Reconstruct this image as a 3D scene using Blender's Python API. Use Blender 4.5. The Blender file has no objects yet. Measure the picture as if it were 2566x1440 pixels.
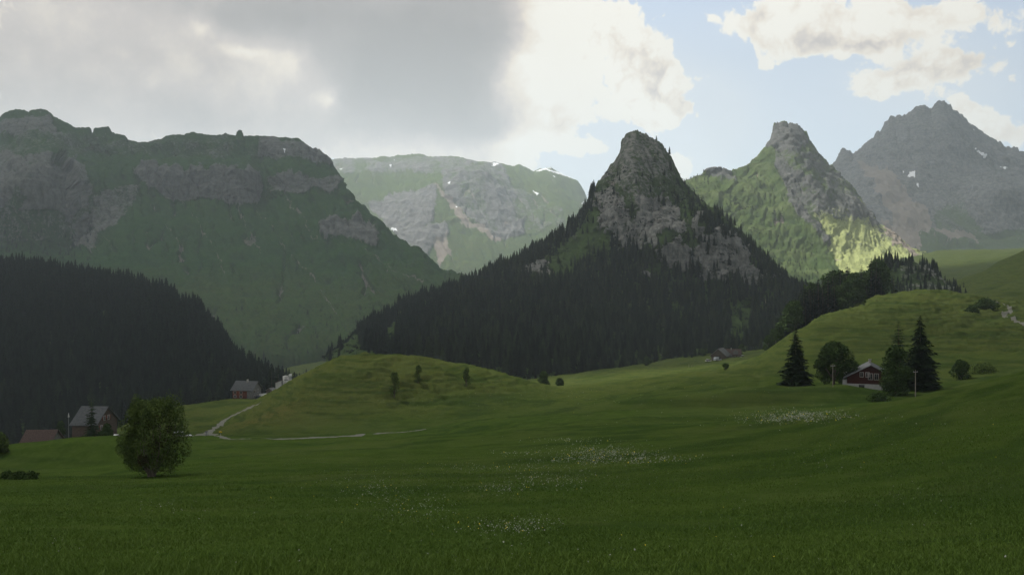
import bpy, math, random
import numpy as np
from math import radians as R
random.seed(7); rng = np.random.default_rng(7)
sc = bpy.context.scene; COL = sc.collection
F = 2222.0; CX = 1283.0; HY = 720.0      # reference picture 2566 px wide: x = Y(px-CX)/F, z = Y(HY-py)/F

# ---------------------------------------------------------------- camera
cam = bpy.data.cameras.new("camera"); cam_o = bpy.data.objects.new("camera", cam); COL.objects.link(cam_o)
cam.sensor_width = 36.0; cam.lens = 36.0 * F / 2566.0; cam.clip_end = 40000; cam.clip_start = 0.1
cam_o.location = (0, 0, 0); cam_o.rotation_euler = (R(90), 0, 0); sc.camera = cam_o
# ---------------------------------------------------------------- light
SUN_EL, SUN_AZ = 54.0, -42.0     # azimuth: degrees right of the view direction (+Y)
SUN_STRENGTH, SUN_ANGLE = 5.0, 2.0
SKY_STRENGTH = 0.115
EXPOSURE = 0.6
sun = bpy.data.lights.new("sun", 'SUN'); sun_o = bpy.data.objects.new("sun", sun); COL.objects.link(sun_o)
sun.energy = SUN_STRENGTH; sun.angle = R(SUN_ANGLE); sun.color = (1.0, 0.95, 0.86)
sun_o.rotation_euler = (R(90 - SUN_EL), 0, R(180 - SUN_AZ)); sun_o.location = (-300, 400, 900)
sc.view_settings.view_transform = 'Standard'; sc.view_settings.look = 'None'
sc.view_settings.exposure = EXPOSURE; sc.view_settings.gamma = 1; sc.view_settings.use_curve_mapping = False
sc.cycles.max_bounces = 6; sc.cycles.volume_bounces = 1; sc.cycles.diffuse_bounces = 2
sc.cycles.transparent_max_bounces = 8; sc.cycles.use_denoising = True

# ---------------------------------------------------------------- world: Nishita sky with procedural clouds
world = bpy.data.worlds.new("World"); sc.world = world; world.use_nodes = True
class E:
    """tiny expression helper over math nodes"""
    nt = None
    def __init__(s, v): s.v = v
    @staticmethod
    def op(op, *a):
        n = E.nt.nodes.new('ShaderNodeMath'); n.operation = op
        for i, x in enumerate(a):
            x = x.v if isinstance(x, E) else x
            if isinstance(x, (int, float)): n.inputs[i].default_value = x
            else: E.nt.links.new(x, n.inputs[i])
        return E(n.outputs[0])
    def __add__(s, o): return E.op('ADD', s, o)
    __radd__ = __add__
    def __sub__(s, o): return E.op('SUBTRACT', s, o)
    def __rsub__(s, o): return E.op('SUBTRACT', o, s)
    def __mul__(s, o): return E.op('MULTIPLY', s, o)
    __rmul__ = __mul__
    def __truediv__(s, o): return E.op('DIVIDE', s, o)
def emax(a, b): return E.op('MAXIMUM', a, b)
def emin(a, b): return E.op('MINIMUM', a, b)
def esmooth(lo, hi, x):
    n = E.nt.nodes.new('ShaderNodeMapRange'); n.interpolation_type = 'SMOOTHSTEP'
    E.nt.links.new(x.v, n.inputs[0]); n.inputs[1].default_value = lo; n.inputs[2].default_value = hi
    return E(n.outputs[0])
def enoise(vec, scale, detail=6, rough=0.55, dist=0.0, out=0):
    n = E.nt.nodes.new('ShaderNodeTexNoise'); n.inputs['Scale'].default_value = scale
    n.inputs['Detail'].default_value = detail; n.inputs['Roughness'].default_value = rough
    n.inputs['Distortion'].default_value = dist
    E.nt.links.new(vec, n.inputs['Vector']); return E(n.outputs[out])
def ecomb(x, y, z):
    n = E.nt.nodes.new('ShaderNodeCombineXYZ')
    for i, a in enumerate((x, y, z)):
        if isinstance(a, E): E.nt.links.new(a.v, n.inputs[i])
        else: n.inputs[i].default_value = a
    return n.outputs[0]
def emix(f, a, b):
    n = E.nt.nodes.new('ShaderNodeMix'); n.data_type = 'RGBA'; n.clamp_factor = True
    if isinstance(f, E): E.nt.links.new(f.v, n.inputs[0])
    else: n.inputs[0].default_value = f
    for i, c in ((6, a), (7, b)):
        if isinstance(c, tuple): n.inputs[i].default_value = c + (1,) if len(c) == 3 else c
        else: E.nt.links.new(c, n.inputs[i])
    return n.outputs[2]
def build_world():
    nt = world.node_tree; nt.nodes.clear(); E.nt = nt; L = nt.links
    out = nt.nodes.new('ShaderNodeOutputWorld')
    sky = nt.nodes.new('ShaderNodeTexSky'); sky.sky_type = 'NISHITA'; sky.sun_disc = False
    sky.sun_elevation = R(SUN_EL); sky.sun_rotation = R(SUN_AZ); sky.altitude = 1300; sky.dust_density = 2.5
    bg_sky = nt.nodes.new('ShaderNodeBackground'); bg_sky.inputs[1].default_value = SKY_STRENGTH
    L.new(sky.outputs[0], bg_sky.inputs[0])
    tc = nt.nodes.new('ShaderNodeTexCoord'); sp = nt.nodes.new('ShaderNodeSeparateXYZ'); L.new(tc.outputs['Generated'], sp.inputs[0])
    X, Y, Z = E(sp.outputs[0]), E(sp.outputs[1]), E(sp.outputs[2])
    Yc = emax(Y, 0.03)
    gx = X / Yc * 2222.0 + 1283.0; gy = 720.0 - Z / Yc * 2222.0
    D = tc.outputs['Generated']
    # domain warp for the puffy outlines
    w1 = enoise(D, 7.0, 5, 0.6, out=1)
    wn = nt.nodes.new('ShaderNodeSeparateColor'); L.new(w1.v, wn.inputs[0])
    wa = (E(wn.outputs[0]) - 0.5); wb = (E(wn.outputs[1]) - 0.5)
    px = gx + wa * 260.0; py = gy + wb * 200.0
    vor = nt.nodes.new('ShaderNodeTexVoronoi'); vor.feature = 'SMOOTH_F1'; vor.inputs['Scale'].default_value = 34
    vor.inputs['Detail'].default_value = 3; vor.inputs['Roughness'].default_value = 0.62; vor.inputs['Smoothness'].default_value = 0.35
    wv = nt.nodes.new('ShaderNodeVectorMath'); wv.operation = 'MULTIPLY_ADD'; L.new(w1.v, wv.inputs[0])
    wv.inputs[1].default_value = (0.09, 0.09, 0.09); L.new(D, wv.inputs[2]); L.new(wv.outputs[0], vor.inputs['Vector'])
    puff = 0.6 - E(vor.outputs['Distance'])
    fine = enoise(D, 22.0, 8, 0.6); mid = enoise(D, 5.0, 6, 0.55); big = enoise(D, 2.2, 4, 0.5)
    def blob(cx, cy, rx, ry, a, warp=True, rot=0.0):
        dx = (px if warp else gx) - float(cx); dy = (py if warp else gy) - float(cy)
        if rot:
            c, s = math.cos(R(rot)), math.sin(R(rot)); dx, dy = dx * c + dy * s, dy * c - dx * s
        dx = dx / float(rx); dy = dy / float(ry)
        return E.op('EXPONENT', (dx * dx + dy * dy) * -1.0) * float(a)
    def total(lst, **k):
        t = None
        for b in lst: t = blob(*b, **k) if t is None else t + blob(*b, **k)
        return t
    # (1) crisp cumulus: sum of blobs + puffs, thresholded
    cum = total([(1300, 60, 150, 330, 1.0), (1200, 300, 230, 150, .8), (1480, 30, 170, 60, 1.0), (1330, 330, 120, 60, .7), (1400, 180, 110, 130, .55),
                 (1620, 190, 100, 120, .8), (1630, 170, 60, 90, .95), (1690, 220, 80, 80, 1.0), (1650, 280, 90, 40, .7), (1700, 395, 45, 45, .7), (1580, 90, 90, 40, .8),
                 (1465, 378, 60, 22, .75), (1250, 375, 90, 22, .65), (1770, 255, 60, 14, .5),
                 (2300, 30, 420, 110, 1.5), (2080, 110, 150, 50, .7), (1960, 50, 150, 65, 1.0), (2450, 170, 220, 45, .9), (2280, 215, 170, 55, 1.2), (2190, 250, 60, 35, .8),
                 (2520, 325, 130, 70, 1.4), (2440, 290, 60, 40, .9), (1700, 410, 50, 50, .9), (1930, 145, 45, 18, .6), (2010, 70, 80, 40, .5),
                 (900, 100, 600, 420, 1.4), (200, 200, 600, 400, 1.4)])
    back = esmooth(0.35, 0.0, Y)                      # overcast also overhead and behind the viewer
    dens = cum + (puff - 0.3) * 0.66 + (fine - 0.5) * 0.36 + back * (mid + 0.35) + esmooth(420.0, 1200.0, gy * -1.0 + 400.0) * 0.7 * mid
    cov = esmooth(0.37, 0.60, dens)
    veil = emin(total([(1480, 330, 260, 200, .72), (1700, 300, 260, 160, .45), (1120, 420, 300, 60, .7), (2350, 200, 330, 160, .42), (2000, 60, 200, 50, .25)], warp=False) * (0.55 + mid * 0.9) + 0.50, 0.93)
    # (2) brightness of the cloud body
    dark = total([(1000, 210, 270, 140, 1.05), (1130, 60, 330, 120, .85), (700, 20, 260, 60, .7), (1270, 310, 160, 60, .62), (520, 290, 260, 60, .38),
                  (1180, 230, 150, 80, .25), (150, 230, 160, 60, .14), (930, 330, 160, 40, .15),
                  (2150, 95, 170, 28, .6), (2440, 150, 160, 40, .38), (2420, 215, 110, 24, .28), (2560, 30, 120, 50, .3)])
    lite = total([(812, 252, 30, 26, .50), (790, 250, 110, 80, .34), (720, 165, 55, 45, .40), (600, 122, 62, 16, .45, True, 12), (490, 68, 34, 22, .45),
                  (1340, 210, 100, 230, 1.0), (1400, 60, 170, 130, .9), (1300, 360, 170, 30, .4), (1000, 400, 300, 40, .22), (860, 300, 200, 60, .18, True, 35), (60, 60, 300, 200, .12), (650, 200, 60, 160, .14)])
    crisp = esmooth(0.75, 0.45, dens)
    br = 0.68 - dark * 0.56 + lite * 0.55 + (mid - 0.5) * 0.75 + (big - 0.5) * 0.30 + (fine - 0.5) * 0.34 + (puff - 0.3) * 0.10 + crisp * 0.25
    right = esmooth(1250.0, 1550.0, gx) * esmooth(0.0, 0.05, Y)
    br = br + right * (0.66 + (puff - 0.25) * 0.45 + (fine - 0.5) * 0.22)
    br = emax(br - back * 0.20, 0.0)
    ramp = nt.nodes.new('ShaderNodeValToRGB'); cr = ramp.color_ramp; L.new(br.v, ramp.inputs[0])
    cr.elements[0].position = 0.0; cr.elements[0].color = (0.33, 0.315, 0.305, 1)
    cr.elements[1].position = 0.95; cr.elements[1].color = (1.0, 0.96, 0.86, 1)
    for p, c in ((0.3, (0.42, 0.395, 0.38)), (0.55, (0.62, 0.56, 0.52)), (0.75, (0.88, 0.79, 0.67))):
        e = cr.elements.new(p); e.color = c + (1,)
    cloudc = ramp.outputs[0]
    bg_cloud = nt.nodes.new('ShaderNodeBackground'); L.new(cloudc, bg_cloud.inputs[0]); bg_cloud.inputs[1].default_value = 0.77
    bg_veil = nt.nodes.new('ShaderNodeBackground'); bg_veil.inputs[0].default_value = (0.76, 0.83, 0.90, 1); bg_veil.inputs[1].default_value = 0.74
    m1 = nt.nodes.new('ShaderNodeMixShader'); L.new(veil.v, m1.inputs[0]); L.new(bg_sky.outputs[0], m1.inputs[1]); L.new(bg_veil.outputs[0], m1.inputs[2])
    m2 = nt.nodes.new('ShaderNodeMixShader'); L.new(cov.v, m2.inputs[0]); L.new(m1.outputs[0], m2.inputs[1]); L.new(bg_cloud.outputs[0], m2.inputs[2])
    L.new(m2.outputs[0], out.inputs[0])
    world.cycles.sampling_method = 'MANUAL'; world.cycles.sample_map_resolution = 512
build_world()

# ---------------------------------------------------------------- numeric noise
_p = np.random.default_rng(11).permutation(256).astype(np.int32)
_g = np.random.default_rng(12).normal(size=(256, 3)); _g /= np.linalg.norm(_g, axis=1)[:, None]
def perlin(x, y, z):
    x, y, z = np.broadcast_arrays(np.asarray(x, float), np.asarray(y, float), np.asarray(z, float))
    xi, yi, zi = np.floor(x).astype(np.int64), np.floor(y).astype(np.int64), np.floor(z).astype(np.int64)
    xf, yf, zf = x - xi, y - yi, z - zi
    u, v, w = [t * t * t * (t * (t * 6 - 15) + 10) for t in (xf, yf, zf)]
    def h(i, j, k):
        g = _g[_p[(_p[(_p[(xi + i) & 255] + yi + j) & 255] + zi + k) & 255]]
        return g[..., 0] * (xf - i) + g[..., 1] * (yf - j) + g[..., 2] * (zf - k)
    def lp(a, b, t): return a + (b - a) * t
    return lp(lp(lp(h(0,0,0), h(1,0,0), u), lp(h(0,1,0), h(1,1,0), u), v), lp(lp(h(0,0,1), h(1,0,1), u), lp(h(0,1,1), h(1,1,1), u), v), w) * 1.6
def fbm(x, y, z=0.0, oct=5, gain=0.5, ridged=False):
    t = 0.0; a = 1.0; s = 0.0; f = 1.0
    for o in range(oct):
        n = perlin(x * f + o * 17.3, y * f + o * 5.1, (z * f if not np.isscalar(z) else z) + o * 3.7)
        if ridged: n = 1 - 2 * np.abs(n)
        t = t + n * a; s += a; a *= gain; f *= 2.03
    return t / s
def sstep(a, b, x):
    t = np.clip((x - a) / (b - a), 0, 1); return t * t * (3 - 2 * t)
def gsmooth(a, sig):
    if sig <= 0: return a
    r = int(3 * sig) + 1; k = np.exp(-0.5 * (np.arange(-r, r + 1) / sig) ** 2); k /= k.sum()
    return np.convolve(np.pad(a, r, mode='edge'), k, mode='valid')
def pchip(xk, yk, x):
    """monotone cubic along axis 0 of yk (n, m); x (k,) -> (k, m)"""
    xk = np.asarray(xk, float); h = np.diff(xk)[:, None]; d = np.diff(yk, axis=0) / h
    m = np.zeros_like(yk); w1 = 2 * h[1:] + h[:-1]; w2 = h[1:] + 2 * h[:-1]
    with np.errstate(divide='ignore', invalid='ignore'):
        hm = (w1 + w2) / (w1 / d[:-1] + w2 / d[1:])
    m[1:-1] = np.where(d[:-1] * d[1:] > 0, hm, 0); m[0] = d[0]; m[-1] = d[-1]; m = np.nan_to_num(m)
    i = np.clip(np.searchsorted(xk, x) - 1, 0, len(xk) - 2); t = ((x - xk[i]) / (xk[i + 1] - xk[i]))[:, None]; H = h[i]
    return (2*t**3-3*t**2+1)*yk[i] + (t**3-2*t**2+t)*H*m[i] + (-2*t**3+3*t**2)*yk[i+1] + (t**3-t**2)*H*m[i+1]

# ---------------------------------------------------------------- tagging and mesh helpers
def tag(o, label=None, cat=None, group=None, kind=None):
    if label: o['label'] = label
    if cat: o['category'] = cat
    if group: o['group'] = group
    if kind: o['kind'] = kind
    return o
def link(o, parent=None):
    COL.objects.link(o)
    if parent: o.parent = parent
    return o
def empty(name, loc, rz=0.0, **k):
    o = bpy.data.objects.new(name, None); o.empty_display_size = 0.5; link(o)
    o.location = loc; o.rotation_euler = (0, 0, rz); return tag(o, **k)
def np_mesh(name, V, Fc, mats, smooth=False, midx=None):
    """V (n,3), Fc list of (k,m) int arrays (m = 3 or 4)"""
    me = bpy.data.meshes.new(name); V = np.asarray(V, np.float32)
    if not isinstance(Fc, list): Fc = [Fc]
    me.vertices.add(len(V)); me.vertices.foreach_set('co', V.ravel())
    loops = np.concatenate([f.ravel() for f in Fc]).astype(np.int32)
    tot = np.concatenate([np.full(len(f), f.shape[1], np.int32) for f in Fc])
    st = np.concatenate([[0], np.cumsum(tot)[:-1]]).astype(np.int32)
    me.loops.add(len(loops)); me.loops.foreach_set('vertex_index', loops)
    me.polygons.add(len(tot)); me.polygons.foreach_set('loop_start', st); me.polygons.foreach_set('loop_total', tot)
    if smooth: me.polygons.foreach_set('use_smooth', np.ones(len(tot), bool))
    if midx is not None: me.polygons.foreach_set('material_index', np.asarray(midx, np.int32))
    for m in (mats if isinstance(mats, (list, tuple)) else [mats]): me.materials.append(m)
    me.update(calc_edges=True); return me
def set_attr(me, name, rgba):
    a = me.color_attributes.new(name, 'FLOAT_COLOR', 'POINT'); a.data.foreach_set('color', np.asarray(rgba, np.float32).ravel())
def grid_faces(nr, nc):
    i = np.arange(nr - 1)[:, None] * nc + np.arange(nc - 1)[None, :]
    return np.stack([i, i + 1, i + nc + 1, i + nc], -1).reshape(-1, 4)
def proj(P): return CX + F * P[..., 0] / P[..., 1], HY - F * P[..., 2] / P[..., 1]
def at(px, py, Y): return ((px - CX) / F * Y, Y, (HY - py) / F * Y)
def inpoly(px, py, poly):
    r = np.zeros(px.shape, bool); n = len(poly)
    for i in range(n):
        (x1, y1), (x2, y2) = poly[i], poly[(i + 1) % n]
        if y1 == y2: continue
        r ^= ((y1 > py) != (y2 > py)) & (px < (x2 - x1) * (py - y1) / (y2 - y1) + x1)
    return r

# ---------------------------------------------------------------- materials
def mat(name, base, rough=0.9, spec=0.15, var=0.25, vscale=3.0, bump=0.0, bscale=20.0, metal=0.0, stretch=(1, 1, 1), base2=None, coord='Object'):
    m = bpy.data.materials.new(name); m.use_nodes = True; nt = m.node_tree; E.nt = nt
    b = nt.nodes['Principled BSDF']; b.inputs['Roughness'].default_value = rough
    b.inputs['Specular IOR Level'].default_value = spec; b.inputs['Metallic'].default_value = metal
    tc = nt.nodes.new('ShaderNodeTexCoord'); mp = nt.nodes.new('ShaderNodeMapping'); mp.inputs['Scale'].default_value = stretch
    nt.links.new(tc.outputs[coord], mp.inputs[0])
    n = enoise(mp.outputs[0], vscale, 5, 0.6)
    c2 = base2 or tuple(c * (1 - var) for c in base); c1 = tuple(min(1, c * (1 + var)) for c in base) if base2 is None else base
    nt.links.new(emix(esmooth(0.3, 0.7, n), c2, c1), b.inputs['Base Color'])
    if bump:
        bn = nt.nodes.new('ShaderNodeBump'); bn.inputs['Strength'].default_value = bump; bn.inputs['Distance'].default_value = 0.05
        nb = enoise(mp.outputs[0], bscale, 4, 0.6); nt.links.new(nb.v, bn.inputs['Height']); nt.links.new(bn.outputs[0], b.inputs['Normal'])
    return m
def alpine(name, grassA, grassB, grassC, rockA, rockB, s=1.0, bump=1.0, scree=(0.20, 0.17, 0.145), macro=False, dry_sunlit_c=(0.095, 0.085, 0.030)):
    """terrain: mask attribute r = rock, g = scree / path, b = snow, a = dry grass and painted sunlight"""
    m = bpy.data.materials.new(name); m.use_nodes = True; nt = m.node_tree; E.nt = nt; Lk = nt.links
    b = nt.nodes['Principled BSDF']; b.inputs['Roughness'].default_value = 0.95; b.inputs['Specular IOR Level'].default_value = 0.0
    at_ = nt.nodes.new('ShaderNodeAttribute'); at_.attribute_name = 'mask'
    sp = nt.nodes.new('ShaderNodeSeparateColor'); Lk.new(at_.outputs['Color'], sp.inputs[0])
    rock, scr, snow, dry_sunlit = E(sp.outputs[0]), E(sp.outputs[1]), E(sp.outputs[2]), E(at_.outputs['Alpha'])
    g = nt.nodes.new('ShaderNodeNewGeometry'); P = g.outputs['Position']
    n1 = enoise(P, 0.02 / s, 7, 0.62); n2 = enoise(P, 0.11 / s, 7, 0.65); n3 = enoise(P, 0.6 / s, 5, 0.6)
    strat = nt.nodes.new('ShaderNodeMapping'); strat.inputs['Scale'].default_value = (1.3, 1.3, 0.4); Lk.new(P, strat.inputs[0])
    st2 = nt.nodes.new('ShaderNodeMapping'); st2.inputs['Scale'].default_value = (0.35, 0.35, 2.2); st2.inputs['Rotation'].default_value = (0.05, 0.14, 0); Lk.new(P, st2.inputs[0])
    n4 = enoise(strat.outputs[0], 0.05 / s, 9, 0.74) * 0.72 + enoise(st2.outputs[0], 0.05 / s, 7, 0.68) * 0.28
    gc = emix(esmooth(0.35, 0.68, n1), grassA, grassB)
    gc = emix(esmooth(0.42, 0.75, n2) * 0.6, gc, grassC)
    gc = emix(dry_sunlit * esmooth(0.25, 0.6, n2), gc, dry_sunlit_c)
    if macro:
        m1 = enoise(P, 0.035, 6, 0.65); mm = nt.nodes.new('ShaderNodeMapping'); mm.inputs['Scale'].default_value = (0.035, 0.06, 1.1); Lk.new(P, mm.inputs[0])
        m2 = enoise(mm.outputs[0], 1.0, 5, 0.62); m3 = enoise(P, 0.25, 6, 0.7)
        gc = emix(esmooth(0.42, 0.66, m1) * 0.55, gc, (0.058, 0.075, 0.021)); gc = emix(esmooth(0.45, 0.62, m2) * 0.55, gc, (0.016, 0.034, 0.008)); gc = emix(esmooth(0.5, 0.72, m3) * 0.5, gc, (0.064, 0.082, 0.024))
    rc = emix(esmooth(0.36, 0.62, n4), rockB, rockA)
    rc = emix(esmooth(0.55, 0.75, n2) * 0.5, rc, (0.035, 0.045, 0.022))
    col = emix(esmooth(0.35, 0.65, rock + (n2 - 0.5) * 1.3 + (n4 - 0.5) * 1.1 + (n3 - 0.5) * 0.4), gc, rc)
    col = emix(esmooth(0.4, 0.6, scr + (n2 - 0.5) * 0.5 * esmooth(0.98, 0.7, scr)), col, emix(n3, scree, tuple(c * 1.4 for c in scree)))
    col = emix(esmooth(0.4, 0.6, snow + (n3 - 0.5) * 0.3), col, (0.8, 0.82, 0.85))
    Lk.new(col, b.inputs['Base Color'])
    bn = nt.nodes.new('ShaderNodeBump'); bn.inputs['Strength'].default_value = 0.8; bn.inputs['Distance'].default_value = 2.2 * s * bump
    Lk.new((n4 * 0.7 * (rock + 0.25) + n3 * 0.25 + n2 * 0.4).v, bn.inputs['Height']); Lk.new(bn.outputs[0], b.inputs['Normal'])
    return m

# ---------------------------------------------------------------- ground: one heightfield, from table rows (depth Y, [(px, py), ...])
ROWS = [
 (10, [(-700,1475),(3300,1475)]),
 (14, [(-700,1400),(0,1408),(1300,1405),(2000,1402),(2566,1392),(3300,1370)]),
 (20, [(-700,1335),(0,1345),(600,1350),(1300,1345),(2000,1335),(2566,1300),(3300,1260)]),
 (30, [(-700,1275),(0,1285),(600,1280),(1300,1272),(1900,1255),(2566,1195),(3300,1120)]),
 (45, [(-700,1220),(0,1226),(600,1215),(1000,1210),(1500,1200),(2000,1168),(2300,1125),(2566,1075),(3300,980)]),
 (60, [(-700,1195),(0,1196),(300,1194),(500,1182),(800,1174),(1200,1166),(1600,1148),(2000,1112),(2300,1062),(2566,1010),(3300,900)]),
 (75, [(-700,1200),(0,1201),(200,1198),(350,1176),(500,1160),(800,1150),(1200,1142),(1600,1118),(2000,1080),(2300,1027),(2450,995),(2566,968),(3300,830)]),
 (90, [(-700,1180),(0,1170),(250,1165),(450,1152),(800,1130),(1200,1117),(1600,1094),(1900,1070),(2100,1045),(2300,1003),(2450,968),(2566,938),(3300,780)]),
 (100,[(-700,1180),(0,1174),(250,1165),(350,1160),(450,1156),(700,1138),(900,1122),(1100,1103),(1300,1086),(1600,1080),(1900,1062),(2100,1041),(2300,1000),(2450,966),(2566,936),(3300,782)]),
 (108,[(-700,1130),(0,1124),(180,1103),(290,1097),(370,1112),(450,1140),(700,1135),(900,1117),(1100,1097),(1300,1080),(1600,1072),(1900,1057),(2100,1037),(2300,998),(2450,964),(2566,936),(3300,785)]),
 (130,[(-700,1140),(0,1131),(180,1107),(290,1101),(370,1108),(450,1118),(700,1106),(1000,1098),(1300,1075),(1600,1058),(1900,1048),(2100,1036),(2300,1010),(2450,975),(2566,948),(3300,800)]),
 (150,[(-700,1140),(0,1128),(180,1102),(290,1098),(450,1106),(700,1104),(1000,1088),(1300,1058),(1600,1040),(1900,1036),(2100,1030),(2300,1012),(2450,975),(2566,955),(3300,810)]),
 (166,[(-700,1150),(0,1138),(180,1107),(290,1101),(450,1098),(700,1100),(1000,1082),(1300,1050),(1500,1031),(1700,1026),(1900,1018),(2100,1012),(2240,1004),(2300,1000),(2450,968),(2566,948),(3300,820)]),
 (171,[(-700,1152),(0,1141),(180,1108),(290,1101),(450,1096),(700,1099),(1000,1080),(1300,1047),(1500,1028),(1700,1022),(1900,1013),(2100,1006),(2240,1000),(2300,996),(2450,967),(2566,946),(3300,820)]),
 (178,[(-700,1155),(0,1145),(180,1110),(300,1102),(450,1094),(600,1098),(1000,1078),(1300,1042),(1500,1018),(1700,993),(1900,972),(2100,969),(2200,979),(2320,985),(2450,964),(2566,942),(3300,820)]),
 (195,[(-700,1160),(0,1150),(180,1112),(300,1103),(450,1093),(540,1092),(620,1082),(700,1078),(900,1070),(1000,1072),(1300,1036),(1500,1010),(1700,985),(1900,966),(2100,965),(2200,974),(2320,978),(2450,955),(2566,938),(3300,810)]),
 (225,[(-700,1165),(0,1156),(180,1112),(300,1100),(450,1080),(540,1074),(620,1050),(700,1015),(800,985),(900,985),(1000,1000),(1200,1010),(1300,1012),(1500,998),(1700,970),(1900,952),(2100,942),(2300,938),(2450,925),(2566,915),(3300,780)]),
 (265,[(-700,1170),(0,1160),(180,1115),(300,1095),(450,1062),(560,1046),(610,1022),(640,1003),(700,972),(740,948),(800,914),(850,893),(900,886),(960,888),(1000,892),(1100,903),(1200,918),(1250,932),(1300,947),(1350,962),(1400,975),(1500,972),(1700,955),(1900,930),(2000,918),(2100,905),(2300,888),(2566,878),(3300,760)]),
 (305,[(-700,1175),(0,1164),(180,1120),(300,1085),(450,1038),(560,1024),(640,1015),(700,1003),(760,980),(850,945),(900,938),(1000,945),(1200,965),(1300,975),(1400,972),(1600,948),(1800,925),(1900,908),(2000,872),(2100,852),(2300,840),(2566,845),(3300,740)]),
 (345,[(-700,1180),(0,1168),(180,1130),(300,1075),(450,1022),(560,1005),(660,1003),(720,990),(850,980),(900,982),(1300,972),(1500,955),(1700,938),(1850,915),(1910,886),(1990,831),(2060,806),(2200,795),(2300,800),(2440,812),(2566,815),(3300,720)]),
 (390,[(-700,1180),(0,1168),(180,1135),(300,1090),(450,1036),(560,1008),(650,998),(720,980),(850,972),(1300,962),(1420,953),(1500,946),(1700,930),(1850,917),(1910,892),(1990,842),(2060,790),(2200,764),(2300,764),(2420,778),(2566,795),(3300,700)]),
 (440,[(-700,1170),(0,1160),(180,1130),(300,1105),(450,1080),(560,1030),(650,995),(720,971),(850,962),(1300,955),(1420,946),(1500,938),(1700,924),(1850,910),(1910,893),(1990,862),(2060,802),(2200,743),(2330,728),(2420,736),(2500,755),(2566,770),(3300,660)]),
 (520,[(-700,1150),(0,1150),(300,1120),(450,1110),(600,1060),(700,1010),(800,985),(900,975),(1300,950),(1420,938),(1500,930),(1700,915),(1820,905),(1900,892),(1990,872),(2100,835),(2200,775),(2330,745),(2420,746),(2566,745),(3300,620)]),
 (640,[(-700,1120),(0,1120),(300,1100),(450,1080),(600,1020),(700,990),(900,960),(1100,935),(1300,935),(1420,930),(1500,921),(1650,902),(1800,886),(1900,880),(2000,868),(2100,835),(2200,790),(2330,755),(2420,742),(2500,722),(2566,702),(3300,520)]),
 (850,[(-700,1080),(0,1040),(450,1000),(700,960),(900,920),(1200,900),(1500,890),(1700,862),(1900,845),(2000,830),(2200,775),(2330,742),(2400,706),(2480,668),(2566,632),(3300,380)]),
 (1100,[(-700,1040),(0,960),(700,945),(900,915),(1100,880),(1500,850),(1900,800),(2200,745),(2300,715),(2400,705),(2566,655),(3300,400)]),
 (1500,[(-700,940),(0,920),(700,900),(900,880),(1500,800),(1900,765),(2200,700),(2300,672),(2400,662),(2566,640),(3300,450)]),
 (2100,[(-700,860),(0,850),(900,800),(1500,780),(1900,740),(2200,665),(2350,630),(2450,629),(2566,628),(3300,500)]),
 (3500,[(-700,800),(3300,760)]),
 (9000,[(-700,745),(3300,745)]),
]
PXG = np.arange(-700, 3301, 10.0)
_Y = np.log(np.array([r[0] for r in ROWS], float))
_Z = np.array([[-(p - HY) / F * r[0] for p in gsmooth(np.interp(PXG, *zip(*r[1])), 0.8 if r[0] < 340 else 0.8)] for r in ROWS])
LYG = np.linspace(_Y[0], _Y[-1], 900); ZT = pchip(_Y, _Z, LYG)
GROOVES = []   # (world polyline, depth, half width)
def base_z(x, y):
    x = np.asarray(x, float); y = np.asarray(y, float); Yc = np.maximum(y, 10.0)
    px = np.clip(CX + F * x / Yc, -700, 3299.9); ly = np.log(np.clip(Yc, 10, 8990))
    u = (px - PXG[0]) / 10.0; v = (ly - LYG[0]) / (LYG[1] - LYG[0])
    i = np.clip(u.astype(int), 0, len(PXG) - 2); j = np.clip(v.astype(int), 0, len(LYG) - 2); a = u - i; b = v - j
    z = (ZT[j, i] * (1 - a) + ZT[j, i + 1] * a) * (1 - b) + (ZT[j + 1, i] * (1 - a) + ZT[j + 1, i + 1] * a) * b
    return z + np.where(y < 10, (10 - y) * 0.012, 0)
def ground_z(x, y):
    sh = np.shape(x); x = np.atleast_1d(np.asarray(x, float)); y = np.atleast_1d(np.asarray(y, float)); z = base_z(x, y); d = np.hypot(x, y)
    z = z + fbm(x / 28, y / 22, 1.5, 3) * np.clip(d * 0.0060, 0.05, 1.7) + fbm(x / 45, y / 10, 7.5, 3) * np.clip(d * 0.004, 0.05, .5)
    z = z + fbm(x / 130, y / 130, 2.5, 5, .55) * np.clip((d - 550) * .012, 0, 9)
    z = z + fbm(x / 6, y / 5, 4.5, 4, .6) * np.clip(d * 0.0022, 0.05, 0.6)
    # soft terracettes on the knoll and on the hill
    k = np.exp(-((x + 32) / 42) ** 2 - ((y - 240) / 34) ** 2) + sstep(90, 150, x) * sstep(230, 300, y) * sstep(600, 400, y)
    ph = z * 2.3 + fbm(x / 30, y / 30, 9.0, 3) * 3.2
    z = z + k * (np.abs(np.mod(ph, 2) - 1) - 0.5) * 0.8 + k * fbm(x / 12, y / 9, 6.0, 5, .62) * 3.0 + k * fbm(x / 3.5, y / 3, 3.0, 3, .6) * 0.35
    for pts, dep, w in GROOVES:
        pa = np.array(pts); m = (x > pa[:, 0].min() - 3 * w) & (x < pa[:, 0].max() + 3 * w) & (y > pa[:, 1].min() - 3 * w) & (y < pa[:, 1].max() + 3 * w)
        if m.any(): z = np.array(z); z[m] -= dep * np.exp(-(seg_dist(x[m], y[m], pts) / w) ** 2)
    return z if sh else float(z[0])
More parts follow.
